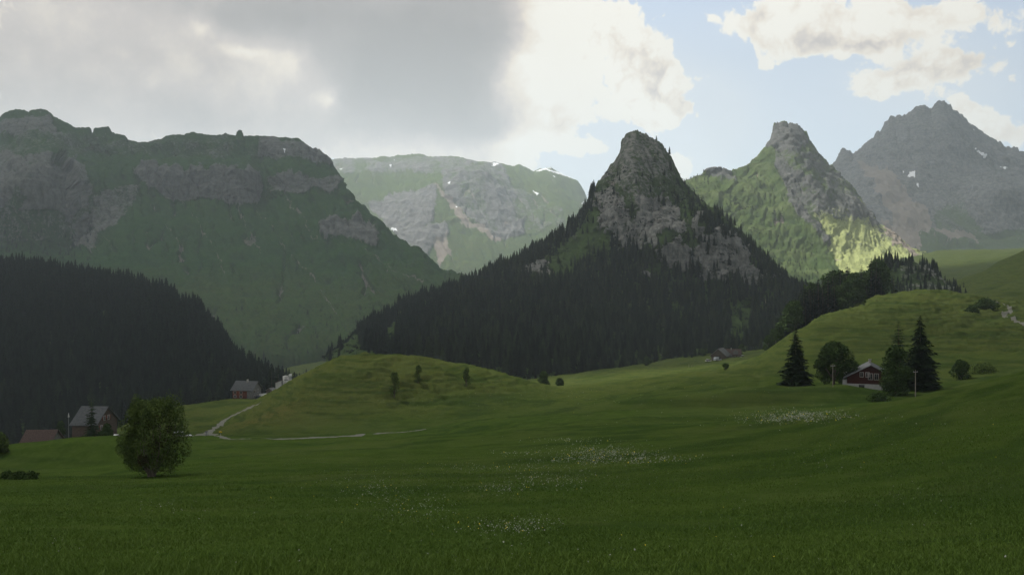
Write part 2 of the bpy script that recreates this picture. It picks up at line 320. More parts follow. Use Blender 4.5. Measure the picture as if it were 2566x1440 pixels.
def gpt(px, py, lo=14.0, hi=1200.0, last=False):
    """ground point seen at picture position; first hit along the ray"""
    ys = np.exp(np.linspace(math.log(lo), math.log(hi), 1400)); x = (px - CX) / F * ys; z = ground_z(x, ys); q = HY - F * z / ys
    k = np.nonzero(q <= py)[0]; k = k[0] if len(k) else len(ys) - 1
    return float(x[k]), float(ys[k]), float(z[k])
def seg_dist(x, y, pts):
    d = np.full(np.shape(x), 1e9)
    for (x1, y1), (x2, y2) in zip(pts[:-1], pts[1:]):
        dx, dy = x2 - x1, y2 - y1; t = np.clip(((x - x1) * dx + (y - y1) * dy) / (dx * dx + dy * dy + 1e-9), 0, 1)
        d = np.minimum(d, np.hypot(x - x1 - t * dx, y - y1 - t * dy))
    return d
def pathline(pxy, lo=120.0):
    return [gpt(a, b, lo)[:2] for a, b in pxy]
for _g0, _dep, _w, _lo in (([(2085,888),(2200,868),(2300,846),(2400,816),(2470,798),(2512,787)], 1.6, 4.5, 250), ([(1480,1029),(1560,1022),(1700,1016),(1850,1008),(1990,1002)], .9, 3.0, 120), ([(1885,930),(1905,945),(1898,966)], .6, 1.6, 150),
        ([(2060,845),(2160,800),(2280,775),(2420,760)], 1.2, 4, 280), ([(2400,700),(2480,668),(2566,640)], 3, 8, 600), ([(2440,735),(2520,705),(2600,680)], 3, 7, 560), ([(1420,1000),(1600,985),(1760,968)], .6, 3, 180), ([(560,1062),(700,1052),(800,1056),(900,1052)], .9, 3, 170), ([(720,1090),(850,1080),(1000,1078),(1100,1068)], .7, 2.2, 140), ([(1500,960),(1700,945),(1900,925)], .8, 4, 240)):
    GROOVES.append((pathline(_g0, _lo), _dep, _w))
PATHS = [
 (pathline([(455,1092),(520,1088)]), 2.4), (pathline([(515,1090),(540,1072),(560,1054),(580,1040),(612,1026),(650,1010)]), 0.95),
 (pathline([(520,1090),(560,1097),(700,1099),(800,1096),(900,1090),(940,1086),(990,1083),(1060,1076)]), 0.65),
 (pathline([(2470,748),(2500,758),(2528,768),(2532,780),(2515,790),(2540,800),(2600,825)], 300), 0.9),
]
def build_ground():
    s = np.concatenate([np.exp(np.linspace(math.log(4), math.log(52), 90))[:-1], np.exp(np.linspace(math.log(52), math.log(620), 1000))[:-1], np.exp(np.linspace(math.log(620), math.log(9000), 300))]); yy = -42 + s
    ang = np.concatenate([np.linspace(-62, -33, 60)[:-1], np.linspace(-33, 33, 1100)[:-1], np.linspace(33, 62, 60)]); X = s[:, None] * np.tan(np.radians(ang))[None, :]; Yg = np.broadcast_to(yy[:, None], X.shape)
    Z = ground_z(X, Yg); V = np.stack([X, Yg, Z], -1)
    M = np.zeros(X.shape + (4,)); px, py = proj(np.where(Yg[..., None] > 1, V, [[[0, 1, 0]]]))
    for pts, w in PATHS: M[..., 1] = np.maximum(M[..., 1], sstep(w + 0.35, w - 0.3, seg_dist(X, Yg, pts) + fbm(X / 3, Yg / 3, 0, 2) * 0.4))
    M[..., 3] = 0.35 * sstep(150, 300, Yg) + 0.5 * np.exp(-((X + 60) / 18) ** 2 - ((Yg - 215) / 16) ** 2) + 0.25 * fbm(X / 20, Yg / 20, 2.0, 4)
    # yellow, drier grass on the knoll
    M[..., 3] += 0.3 * np.exp(-((X + 45) / 30) ** 2 - ((Yg - 240) / 30) ** 2)
    M = np.clip(M, 0, 1)
    me = np_mesh("ground", V.reshape(-1, 3), grid_faces(*X.shape), MEADOW, smooth=True); set_attr(me, 'mask', M.reshape(-1, 4))
    o = link(bpy.data.objects.new("ground", me)); tag(o, kind='structure')
    # the wide sheet below and behind, out to the horizon
    a = 14000.0; n = 40; g = np.linspace(-a, a, n); GX, GY = np.meshgrid(g, g); zz = np.full(GX.shape, -140.0)
    me = np_mesh("valley_floor", np.stack([GX, GY, zz], -1).reshape(-1, 3), grid_faces(n, n), MEADOW)
    tag(link(bpy.data.objects.new("valley_floor", me)), kind='structure')
MEADOW = alpine("meadow_grass_soil", (0.029, 0.052, 0.009), (0.043, 0.069, 0.013), (0.058, 0.082, 0.020), (0.16, 0.16, 0.15), (0.08, 0.08, 0.075), s=0.05, bump=0.8, scree=(0.11, 0.11, 0.095), macro=True)
build_ground()

# ---------------------------------------------------------------- mountains: lofted between contour lines, each node (px, py, Y)
MNT = {}
def massif(name, material, lines, px0, px1, dpx, rock_amp, gully=0.0, nsc=1.0, smooth_px=1.5, mask_fn=None, row_px=2.6, back=(0.55, 260), skew=0.0, seed=0.0, deep=None, under=1, radd=0.15, jag=11.0, shape_fn=None):
    cols = np.arange(px0, px1 + dpx, dpx); K = len(lines); Yk = []; Zk = []
    if deep: lines = [[(a, b, c * deep) for a, b, c in ln] for ln in lines]
    if under:
        cr_ = np.array(lines[-1], float); pv = np.array(lines[-2], float); qc = np.interp(cols, cr_[:, 0], cr_[:, 1]); yc = np.interp(cols, cr_[:, 0], cr_[:, 2]); qp = np.interp(cols, pv[:, 0], pv[:, 1]); yp = np.interp(cols, pv[:, 0], pv[:, 2])
        qs = np.maximum(gsmooth(qc, 14 / dpx), qc + 5.0); qs = np.minimum(qs + 0.22 * (qp - qs) * (qp > qs), np.maximum(qp - 0.5, qc + 0.5)); f_ = np.clip((qs - qc) / np.maximum(qp - qc, 1), 0, .6)
        lines = list(lines[:-1]) + [[(c_, q_, y_) for c_, q_, y_ in zip(cols, qs, yc - f_ * (yc - yp))], lines[-1]]; K += 1
    for li, ln in enumerate(lines):
        a = np.array(ln, float); q = np.interp(cols, a[:, 0], a[:, 1]); yk = np.interp(cols, a[:, 0], a[:, 2])
        if li == K - 1 and jag: q = q + jag * fbm(cols / 9, seed, 0.5, 5, .7) + jag * .5 * np.abs(fbm(cols / 16, seed, 9.5, 3, .6, ridged=True))
        if li < K - 1 - under: q = gsmooth(q, smooth_px * 10 / dpx)
        yk = gsmooth(yk, 12 / dpx); Yk.append(yk); Zk.append((HY - q) / F * yk)
    Yk.insert(0, Yk[0] - 35); Zk.insert(0, Zk[0] - 60); K += 1
    # the far side falls away behind the crest
    Yk.append(Yk[-1] + back[1] * 0.35); Zk.append(Zk[-1] - back[1] * 0.35 * back[0] * 1.6)
    Yk.append(Yk[-2] + back[1] * 3); Zk.append(Zk[-2] - back[1] * 3 * back[0])
    Yk = np.array(Yk); Zk = np.array(Zk); Qk = HY - F * Zk / Yk; T = []
    for k in range(K - 1):
        n = 5 if k == 0 else max(3, int(np.max(np.abs(Qk[k] - Qk[k + 1])) / row_px)); T += list(k + np.arange(n) / n)
    T += list(K - 1 + np.arange(6) / 6) + list(K + np.arange(10) / 9)
    T = np.array(T); idx = np.arange(K + 2.0)
    def both(A):
        s = pchip(idx, A, np.minimum(T, K + 1)); l = np.array([np.interp(T, idx, A[:, j]) for j in range(A.shape[1])]).T
        return 0.6 * l + 0.4 * s
    Yg, Zg = both(Yk), both(Zk); Xg = (cols[None, :] - CX) / F * Yg
    P = np.stack([Xg, Yg, Zg], -1); T = T - 1; K -= 1
    if under: T = np.interp(T, [-1, 0, K - 3, K - 2, K - 1, K, K + 1], [-1, 0, K - 3, K - 2.2, K - 2, K - 1, K]) if K > 3 else np.interp(T, [-1, 0, 1, 2, 3, 4], [-1, 0, .8, 1, 2, 3]); K -= 1
    #     # T counts the given lines, the skirt lies below 0
    if shape_fn: P = shape_fn(P, T, cols)
    du = np.gradient(P, axis=1); dv = np.gradient(P, axis=0); N = np.cross(du, dv); N /= np.linalg.norm(N, axis=-1)[..., None] + 1e-9
    steep = 1 - np.abs(N[..., 2])
    crest = np.where(T > K - 1, np.exp(-((T - (K - 1)) / 1.5) ** 2), np.exp(-((T - (K - 1)) / 0.30) ** 2))[:, None]; x, y, z = P[..., 0] / nsc, P[..., 1] / nsc, P[..., 2] / nsc
    edge = sstep(0, 1, np.minimum(np.arange(len(T)) / 4.0, 1))[:, None]
    rid = 0.6 * fbm(x / 70 + seed, y / 110, z / 190, 6, 0.55, ridged=True) + 0.4 * fbm(x / 130 + seed, y / 130, z / 60, 5, 0.52, ridged=True); fb = fbm(x / 60, y / 60 + seed, z / 60, 5, 0.55)
    px, py = proj(P); M = np.zeros(P.shape[:2] + (4,)); M[..., 0] = sstep(0.30, 0.62, steep + fb * 0.22)
    if mask_fn: M = mask_fn(M, px, py, P, T[:, None] + 0 * px, fb)
    rk = 0.3 + 0.7 * M[..., 0]
    hf = fbm(x / 15, y / 15, z / 24 + seed, 4, .62, ridged=True); disp = (rid - 0.1) * rock_amp * rk + fb * rock_amp * 0.35 * rk + (hf - .1) * rock_amp * 0.26 * (rk - .24)
    if gully:
        sdir = (P[..., 0] + skew * P[..., 2]) / nsc
        gl = fbm(sdir / 42 + 0.5 * fb, z / 260 + seed, y / 400, 4, 0.6, ridged=True); disp = disp + (gl + .5 * fb) * gully * (1 - 0.4 * M[..., 0])
        ch = 1 - 2 * np.abs(perlin(sdir / 30 + 0.7 * fb, z / 420 + seed, y / 500)); ln = sstep(0.86, 0.99, ch) * sstep(-.25, .15, fbm(x / 90, y / 90, z / 90 + 5, 3))
        disp = disp - gully * 0.55 * ln; M[..., 1] = np.maximum(M[..., 1], 0.56 * ln * (M[..., 0] < .5)); M[..., 0] = np.maximum(M[..., 0], M[..., 0] + radd * (sstep(.3, .8, gl) + .4 * (gl - .3)))
    disp *= (1 - 0.88 * crest) * edge
    P = P + N * disp[..., None] * np.sign(-N[..., 1:2] + 1e-6)
    me = np_mesh(name, P.reshape(-1, 3), grid_faces(*P.shape[:2])[:, ::-1], material, smooth=True); set_attr(me, 'mask', np.clip(M, -.5, 1.6).reshape(-1, 4))
    o = link(bpy.data.objects.new(name, me)); tag(o, kind='structure')
    MNT[name] = (P, T, M, px, py); return o
def add_poly(M, ch, px, py, poly, val, soft=None):
    m = inpoly(px, py, poly); M[..., ch] = np.where(m, val, M[..., ch])

G_FAR = ((0.028, 0.055, 0.016), (0.045, 0.080, 0.020), (0.060, 0.088, 0.030))
ROCK = ((0.25, 0.25, 0.255), (0.09, 0.095, 0.10))
MAT_L = alpine("alpine_slope_green", (0.011, 0.037, 0.010), (0.020, 0.056, 0.012), (0.034, 0.062, 0.020), (0.120, 0.125, 0.118), (0.045, 0.050, 0.050), s=0.6, scree=(0.10, 0.095, 0.085))
MAT_B = alpine("alpine_slope_far", (0.04, 0.08, 0.022), (0.065, 0.115, 0.03), (0.11, 0.135, 0.05), (0.20, 0.195, 0.19), (0.075, 0.075, 0.075), s=1.6)
MAT_C = alpine("crag_limestone", (0.026, 0.044, 0.016), (0.038, 0.062, 0.020), (0.055, 0.078, 0.028), (0.20, 0.198, 0.185), (0.050, 0.055, 0.050), s=0.35)
MAT_R = alpine("alpine_peak_grass", (0.030, 0.055, 0.018), (0.050, 0.082, 0.024), (0.022, 0.038, 0.016), (0.135, 0.135, 0.13), (0.045, 0.05, 0.05), s=0.5, dry_sunlit_c=(0.30, 0.335, 0.14))  # sunlit patch painted as bright grass; grass elsewhere darkened for the shaded side
MAT_Q = alpine("alpine_scree_rock", (0.04, 0.065, 0.025), (0.05, 0.08, 0.03), (0.07, 0.08, 0.045), (0.165, 0.165, 0.165), (0.045, 0.05, 0.052), s=0.8, scree=(0.15, 0.13, 0.115))

def wnoise(px, py, a=9.0, sc_=55.0):
    a = a * 3.2; return px + a * fbm(px / sc_, py / sc_, 3.3, 6, .62), py + a * fbm(px / sc_, py / sc_, 8.8, 6, .62)

# --- long ridge on the left side of the valley
L_ridge = [(-400,360,1750),(-300,330,1750),(-60,310,1750),(0,292,1750),(12,282,1750),(40,272,1750),(60,274,1750),(73,281,1750),(80,275,1750),(100,272,1750),(118,276,1750),(135,290,1750),(158,304,1750),(170,308,1750),(190,320,1750),(205,318,1750),(222,317,1750),(230,323,1750),(232,334,1750),(237,320,1750),(248,318,1750),(272,316,1750),(282,330,1750),(292,334,1750),(312,339,1750),(320,348,1750),(345,355,1750),(370,356,1750),(390,350,1750),(405,347,1750),(418,340,1750),(445,336,1750),(462,337,1750),(475,331,1750),(488,331,1750),(500,334,1750),(530,338,1750),(560,336,1750),(566,331,1750),(572,337,1750),(592,338,1750),(594,328,1750),(607,327,1750),(609,340,1750),(640,339,1750),(680,341,1750),(700,344,1750),(745,345,1750),(765,358,1750),(776,368,1750),(784,391,1750),(795,392,1750),(799,372,1750),(806,377,1750),(815,390,1750),(824,407,1750),(835,420,1740),(860,470,1700),(900,515,1640),(950,565,1560),(1000,605,1500),(1060,648,1430),(1150,700,1330),(1250,745,1230)]
L_lines = [
 [(-400,960,900),(0,930,950),(400,900,980),(560,880,1000),(700,905,960),(800,895,980),(900,860,1000),(1000,800,1060),(1150,730,1150),(1250,760,1150)],
 [(-400,760,1150),(0,720,1150),(300,700,1180),(600,720,1200),(800,740,1180),(900,735,1170),(1000,720,1170),(1150,715,1230),(1250,752,1190)],
 [(-400,650,1330),(0,620,1330),(110,610,1340),(180,630,1350),(250,560,1420),(350,500,1480),(450,512,1500),(640,516,1500),(700,500,1510),(800,490,1500),(850,500,1490),(900,545,1450),(950,590,1400),(1000,630,1350),(1060,672,1300),(1150,707,1280),(1250,748,1210)],
 [(-400,560,1370),(0,500,1370),(100,430,1420),(170,470,1440),(250,450,1490),(350,435,1540),(450,440,1550),(600,440,1550),(640,455,1550),(700,448,1555),(800,440,1560),(850,470,1560),(900,530,1500),(1000,616,1420),(1150,704,1300),(1250,746,1220)],
 [(-400,430,1620),(0,390,1620),(110,360,1640),(200,385,1660),(400,402,1690),(600,402,1690),(740,402,1690),(800,412,1690),(850,462,1650),(900,520,1580),(1000,610,1460),(1150,702,1310),(1250,745.5,1225)],
 L_ridge]
def mask_L(M, px, py, P, T, fb):
    wx, wy = wnoise(px, py)
    M[..., 0] = np.clip(M[..., 0] * 0.35 + 0.15, 0, 0.5) * sstep(2.2, 1.2, T * 0 + 1.0)
    M[..., 0] = np.where(T < 2.0, 0.0 + 0.12 * fb, M[..., 0] - .12)
    for poly, v in (([(330,430),(650,440),(645,520),(600,525),(430,510),(370,480)], .85), ([(690,450),(850,455),(845,480),(690,495)], .7), ([(650,345),(830,370),(830,425),(640,398)], .62),
                    ([(0,300),(120,290),(230,480),(160,560),(60,470),(0,560)], .66), ([(60,470),(130,420),(165,470),(165,545),(70,520)], .95), ([(170,560),(260,510),(330,540),(230,645),(180,630)], .6),
                    ([(0,340),(400,350),(640,345),(640,400),(300,400),(0,400)], .34), ([(800,560),(850,560),(945,570),(945,640),(880,610),(800,600)], .8), ([(230,500),(340,470),(350,520),(260,560)], .55),
                    ([(-400,330),(0,300),(0,620),(-400,640)], .6)):
        m = inpoly(wx, wy, poly); M[..., 0] = np.where(m, v + fb * 0.3, M[..., 0])
    # debris channels running down the grass
    for pts in ([(640,515),(690,590),(740,660),(810,740),(840,800)], [(450,510),(500,570),(540,640),(560,700)], [(590,520),(630,600),(650,650)], [(180,560),(250,640)], [(230,540),(290,640)], [(900,620),(960,680),(1060,720)], [(380,520),(430,590),(460,650)], [(720,500),(760,560),(800,620)]):
        d = seg_dist(wx, wy, pts); M[..., 1] = np.maximum(M[..., 1], 0.62 * sstep(4.0, 0.5, d + 5 * np.abs(fb)))
    m = inpoly(px, py, [(714,392),(722,392),(718,400)]); M[..., 2] = np.where(m, 1, M[..., 2])
    M[..., 3] = np.clip(0.2 * sstep(640, 760, py) + 0.15 * fb, 0, 1); return M
def shape_L(P, T, cols):
    # buttress in front at far left, gully right of it
    px = cols[None, :] + 0 * T[:, None]; w = np.exp(-((T - 3.2) / 1.3) ** 2)[:, None]
    b = np.exp(-((px - 90) / 95) ** 2) * 120 - np.exp(-((px - 235) / 55) ** 2) * 60 + np.exp(-((px - 600) / 40) ** 2) * 35 - np.exp(-((px - 660) / 26) ** 2) * 60 + np.exp(-((px - 740) / 40) ** 2) * 30 \
        + 25 * fbm(px / 60, T[:, None] * 0.5, 2.2, 3)
    s = 1 - w * b / P[..., 1]; return P * s[..., None]
massif("mountain_ridge", MAT_L, L_lines, -400, 1250, 2.2, 26, gully=15, nsc=1.2, mask_fn=mask_L, shape_fn=shape_L, skew=0.75, back=(0.9, 200), deep=1.35, radd=.08, jag=4)
# rock needle and rock arch belong to the ridge

# --- far massif that closes the valley
B_ridge = [(700,430,3000),(828,402,3000),(840,396,3000),(900,395,3000),(935,394,3000),(960,390,3000),(972,392,3000),(1000,388,3000),(1055,383,3000),(1075,392,3000),(1110,389,3000),(1150,391,3000),(1190,402,3000),(1240,406,3000),(1290,415,3000),(1300,410,3000),(1338,428,3000),(1355,420,3000),(1380,419,3000),(1395,428,3000),(1430,444,3000),(1448,452,3000),(1462,475,2980),(1475,505,2950),(1520,560,2900),(1620,700,2900)]
B_lines = [
 [(700,760,2000),(1000,720,2000),(1300,700,2100),(1620,760,2200)],
 [(700,560,2400),(880,560,2350),(985,590,2300),(1060,545,2350),(1110,500,2450),(1160,540,2400),(1230,580,2350),(1300,595,2350),(1400,560,2450),(1480,545,2550),(1620,720,2500)],
 [(700,490,2560),(880,500,2560),(950,520,2520),(1060,490,2540),(1110,440,2600),(1200,430,2620),(1300,500,2600),(1400,500,2640),(1480,530,2700),(1620,715,2600)],
 [(700,455,2750),(880,440,2750),(1000,450,2750),(1110,420,2780),(1200,418,2800),(1300,450,2800),(1400,470,2800),(1475,520,2820),(1620,710,2700)],
 B_ridge]
def mask_B(M, px, py, P, T, fb):
    wx, wy = wnoise(px, py)
    M[..., 0] = 0.10 + 0.30 * fb
    for poly, v in (([(920,520),(1000,490),(1100,470),(1090,560),(1000,590),(970,575)], .7), ([(1100,430),(1250,410),(1290,470),(1300,590),(1220,590),(1120,500)], .55), ([(1290,480),(1400,500),(1420,560),(1340,590),(1290,590)], .4),
                    ([(990,590),(1110,560),(1120,590),(1060,640),(1000,600)], .75), ([(1230,575),(1320,560),(1310,595),(1230,600)], .95), ([(830,400),(1100,395),(1200,410),(1110,440),(850,440)], .5)):
        M[..., 0] = np.where(inpoly(wx, wy, poly), v + 0.3 * fb, M[..., 0])
    for poly in ([(1290,420),(1370,460),(1470,520),(1440,545),(1350,500)], [(1130,560),(1300,640),(1200,680),(1100,640)], [(900,560),(980,600),(1150,690),(1000,680)]):
        M[..., 0] = np.where(inpoly(wx, wy, poly), 0.05, M[..., 0])
    for poly in ([(1090,460),(1180,560),(1260,600),(1230,600),(1150,560)], [(1085,620),(1110,590),(1130,640),(1100,680)]): M[..., 1] = np.where(inpoly(wx, wy, poly), .62, M[..., 1])
    for poly in ([(1225,412),(1250,410),(1248,422),(1228,424),(1238,417)], [(1340,432),(1362,422),(1390,420),(1362,428)], [(1370,425),(1440,442),(1436,448),(1372,430)], [(980,585),(996,583),(1000,596)], [(850,427),(862,424),(857,432)], [(985,402),(992,400),(988,405)], [(1332,480),(1350,490),(1345,494)], [(1120,462),(1130,458),(1126,470)], [(1384,446),(1392,448),(1386,451)],
                 [(1140,518),(1148,522),(1142,525)], [(1455,512),(1466,506),(1462,514)], [(975,421),(984,420),(980,424)]):
        M[..., 2] = np.where(inpoly(px, py, poly), 1, M[..., 2])
    M[..., 3] = 0.35 + 0.3 * fb; return M
massif("mountain_plateau", MAT_B, B_lines, 700, 1620, 2.2, 48, gully=18, nsc=3.4, mask_fn=mask_B, seed=4.0, skew=0.4, back=(0.5, 300), deep=2.25, jag=4)

# --- steep cone-shaped crag in the middle
C_ridge = [(820,905,760),(860,858,800),(900,838,830),(960,805,870),(1050,762,920),(1150,722,970),(1250,683,1010),(1330,640,1040),(1400,592,1060),(1440,560,1080),(1470,528,1090),(1482,505,1090),(1492,465,1095),(1510,440,1100),(1530,412,1105),(1545,395,1110),(1553,380,1110),(1557,350,1110),(1562,342,1110),(1572,332,1110),(1586,326,1110),(1606,328,1110),(1622,336,1110),(1640,345,1110),(1658,358,1110),(1672,375,1110),(1684,395,1110),(1694,418,1110),(1704,440,1110),(1716,456,1110),(1740,482,1110),(1770,510,1100),(1810,535,1090),(1850,572,1070),(1890,620,1050),(1930,668,1020),(1970,710,980),(2010,740,940),(2080,780,900),(2160,830,860)]
C_lines = [
 [(820,930,560),(900,905,580),(1000,915,540),(1100,935,510),(1200,950,500),(1300,965,490),(1390,970,480),(1450,948,520),(1520,930,600),(1650,908,640),(1800,892,660),(1900,884,660),(2000,872,640),(2160,840,700)],
 [(820,920,640),(900,880,680),(1000,870,660),(1200,860,640),(1380,850,640),(1520,850,690),(1700,850,740),(1900,840,760),(2000,845,740),(2160,838,760)],
 [(820,910,740),(900,845,800),(1050,790,850),(1200,750,860),(1350,720,850),(1500,730,850),(1620,740,860),(1700,730,860),(1800,730,860),(1900,735,860),(1960,740,870),(2080,790,860),(2160,835,800)],
 [(820,907,750),(900,840,820),(1050,768,900),(1200,715,950),(1350,660,960),(1480,640,940),(1600,640,930),(1650,620,890),(1700,570,900),(1760,560,910),(1830,620,900),(1900,665,900),(1960,715,930),(2080,785,880),(2160,832,840)],
 [(820,906,755),(900,839,825),(1050,764,915),(1200,705,980),(1350,638,1010),(1440,575,1030),(1500,510,1010),(1600,500,1000),(1700,500,1010),(1760,535,1010),(1830,585,1010),(1900,645,990),(1960,712,950),(2080,783,890),(2160,831,850)],
 C_ridge]
def mask_C(M, px, py, P, T, fb):
    wx, wy = wnoise(px, py, 14, 45)
    M[..., 0] = sstep(620, 430, py + fb * 120 + np.abs(px - 1590) * 0.4) * 0.45
    for poly, v in (([(1650,630),(1700,600),(1745,640),(1730,700),(1690,690)], .95), ([(1740,560),(1800,590),(1870,640),(1900,700),(1830,722),(1750,700),(1740,640)], .95), ([(1600,500),(1690,520),(1720,590),(1640,600),(1600,560)], .75),
                    ([(1480,500),(1560,480),(1600,640),(1540,620)], .7), ([(1310,690),(1400,640),(1370,700)], .8), ([(1540,560),(1640,560),(1640,620),(1560,640)], .6), ([(1610,700),(1650,690),(1650,715)], .8),([(1830,690),(1940,700),(1930,725),(1840,722)], .6)):
        M[..., 0] = np.where(inpoly(wx, wy, poly), v + 0.35 * fb, M[..., 0])
    for poly in ([(1330,690),(1400,620),(1500,560),(1520,600),(1450,640)],): M[..., 0] = np.where(inpoly(wx, wy, poly), 0.1 + .4 * fb, M[..., 0])
    return M
def shape_C(P, T, cols):
    px = cols[None, :] + 0 * T[:, None]; w = np.exp(-((T - 4.0) / 1.1) ** 2)[:, None]
    b = 45 * np.exp(-((px - 1580) / 60) ** 2) - 35 * np.exp(-((px - 1720) / 40) ** 2) + 30 * np.exp(-((px - 1790) / 50) ** 2) + 22 * fbm(px / 50, T[:, None] * 0.6, 5.2, 3)
    s = 1 - w * b / P[..., 1]; return P * s[..., None]
massif("crag_peak", MAT_C, C_lines, 820, 2160, 2.2, 12, gully=5, nsc=0.5, mask_fn=mask_C, shape_fn=shape_C, seed=9.0, skew=0.2, back=(0.7, 180))

# --- grassy peak right of it
R_ridge = [(1560,560,1700),(1640,500,1700),(1710,452,1700),(1740,446,1700),(1764,438,1700),(1768,427,1700),(1778,421,1700),(1800,422,1700),(1826,427,1700),(1850,422,1710),(1870,412,1720),(1892,395,1740),(1905,380,1760),(1915,365,1780),(1926,350,1800),(1934,330,1800),(1938,308,1800),(1946,304,1800),(1952,307,1800),(1960,302,1800),(1975,306,1800),(1990,308,1800),(2005,316,1800),(2020,325,1800),(2028,345,1800),(2034,358,1800),(2045,372,1800),(2058,390,1800),(2070,404,1800),(2085,410,1790),(2110,440,1760),(2140,470,1720),(2165,505,1680),(2185,545,1640),(2220,585,1600),(2270,620,1550),(2340,655,1480),(2440,700,1400)]
R_lines = [
 [(1560,760,1150),(1700,740,1150),(1900,745,1150),(2000,740,1160),(2100,720,1200),(2200,700,1250),(2300,680,1320),(2440,720,1300)],
 [(1560,680,1300),(1700,650,1320),(1900,660,1320),(2000,660,1330),(2100,640,1380),(2200,640,1420),(2300,655,1420),(2440,710,1350)],
 [(1560,600,1450),(1700,550,1450),(1850,560,1450),(1950,560,1450),(2050,550,1480),(2120,560,1500),(2200,610,1500),(2300,650,1460),(2440,705,1380)],
 [(1560,580,1580),(1700,490,1580),(1800,480,1560),(1900,470,1580),(1980,450,1600),(2060,470,1620),(2120,500,1620),(2180,560,1590),(2300,645,1480),(2440,702,1390)],
 [(1560,565,1680),(1700,460,1680),(1800,440,1670),(1900,420,1680),(1960,370,1720),(2000,370,1730),(2060,420,1730),(2120,470,1710),(2180,550,1630),(2300,638,1500),(2440,701,1395)],
 R_ridge]
def mask_R(M, px, py, P, T, fb):
    wx, wy = wnoise(px, py, 12, 50)
    M[..., 0] = 0.10 + 0.35 * fb
    diag = fbm((wx * 0.62 - wy * 0.78) / 34, (wx * 0.78 + wy * 0.62) / 240, 1.1, 4)
    M[..., 0] = np.where(inpoly(wx, wy, [(1930,320),(2000,300),(2060,400),(2190,520),(2190,610),(2060,620),(1980,520),(1960,440)]), 0.55 + diag * 0.9, M[..., 0])
    M[..., 0] = np.where(inpoly(wx, wy, [(2050,560),(2230,560),(2280,640),(2140,670),(2080,640)]), -0.05 + 1.9 * np.maximum(diag - .02, 0), M[..., 0])
    for poly, v in (([(1930,300),(2000,300),(2030,360),(1990,370),(1920,380)], .75), ([(1765,425),(1830,425),(1840,460),(1790,460)], .7)): M[..., 0] = np.where(inpoly(wx, wy, poly), v + .3 * fb, M[..., 0])
    M[..., 1] = np.where(inpoly(wx, wy, [(2200,560),(2260,600),(2300,660),(2230,620)]), .6, M[..., 1])
    M[..., 3] = np.where(inpoly(wx, wy, [(2040,520),(2180,500),(2320,650),(2100,700)]), 1.6, np.clip(0.3 * fb + 0.15, 0, 1)); return M  # mask weight for the sunlight painted into the grass colour
def shape_R(P, T, cols):
    px = cols[None, :] + 0 * T[:, None]; Tt = T[:, None]; w = np.exp(-((Tt - 3.2) / 1.2) ** 2)
    c = 1960 + (4.5 - Tt) * 45     # spur running down to the right from the summit
    b = 75 * np.exp(-((px - c) / 40) ** 2) - 40 * np.exp(-((px - c + 110) / 55) ** 2) + 20 * fbm((px - c) / 26, Tt * 0.6, 7.7, 4)
    s = 1 - w * b / P[..., 1]; return P * s[..., None]
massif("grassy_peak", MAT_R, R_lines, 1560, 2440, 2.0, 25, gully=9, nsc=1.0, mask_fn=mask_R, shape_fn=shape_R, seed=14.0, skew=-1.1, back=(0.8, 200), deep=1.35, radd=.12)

# --- big scree mountain at far right
Q_ridge = [(1980,520,2700),(2050,450,2700),(2075,420,2700),(2088,402,2700),(2100,385,2700),(2112,371,2700),(2122,372,2700),(2130,380,2700),(2140,386,2700),(2150,375,2700),(2168,355,2700),(2185,343,2700),(2195,330,2700),(2205,325,2700),(2215,308,2700),(2228,293,2700),(2236,286,2700),(2243,291,2700),(2262,283,2700),(2280,280,2700),(2300,264,2700),(2315,263,2700),(2335,268,2700),(2342,262,2700),(2350,251,2700),(2362,250,2700),(2372,256,2700),(2400,283,2700),(2430,305,2700),(2470,333,2700),(2500,352,2700),(2522,368,2700),(2532,364,2700),(2545,369,2700),(2566,378,2700),(2620,400,2700),(2700,440,2700),(2900,520,2700),(3100,600,2700)]
Q_lines = [
 [(1980,640,1750),(2200,655,1750),(2350,650,1800),(2450,650,1850),(2566,640,1850),(3100,640,1850)],
 [(1980,600,1950),(2200,600,1950),(2350,590,1980),(2450,610,2000),(2566,600,2000),(3100,620,2000)],
 [(1980,560,2200),(2200,500,2200),(2300,510,2180),(2400,530,2160),(2450,510,2120),(2500,490,2100),(2566,500,2120),(3100,600,2200)],
 [(1980,540,2500),(2150,430,2480),(2300,400,2460),(2400,420,2440),(2500,450,2420),(2566,460,2440),(3100,605,2500)],
 Q_ridge]
def mask_Q(M, px, py, P, T, fb):
    wx, wy = wnoise(px, py, 12, 60)
    M[..., 0] = 0.72 + 0.3 * fb
    M[..., 0] = np.where(wy > 585, 0.1 + .3 * fb, M[..., 0])
    M[..., 0] = np.where(inpoly(wx, wy, [(2340,530),(2450,500),(2450,600),(2330,590)]), 0.4 + .4 * fb, M[..., 0])
    M[..., 0] = np.where(inpoly(wx, wy, [(2430,490),(2500,485),(2566,500),(2566,580),(2440,560)]), 0.95, M[..., 0])
    for poly in ([(2150,420),(2240,440),(2320,560),(2330,600),(2250,590),(2200,500)], [(2330,570),(2400,590),(2450,620),(2440,630),(2340,595)], [(2200,560),(2300,600),(2310,640),(2230,630)]): M[..., 1] = np.where(inpoly(wx, wy, poly), .7, M[..., 1])
    for poly in ([(2272,452),(2280,446),(2290,446),(2291,458),(2285,452),(2274,457)], [(2432,384),(2440,388),(2464,405),(2462,408)], [(2292,476),(2298,474),(2300,484)], [(2498,428),(2514,434),(2510,438)], [(2436,326),(2440,328),(2436,330)], [(2262,441),(2266,441),(2265,446)]):
        M[..., 2] = np.where(inpoly(px, py, poly), 1, M[..., 2])
    return M
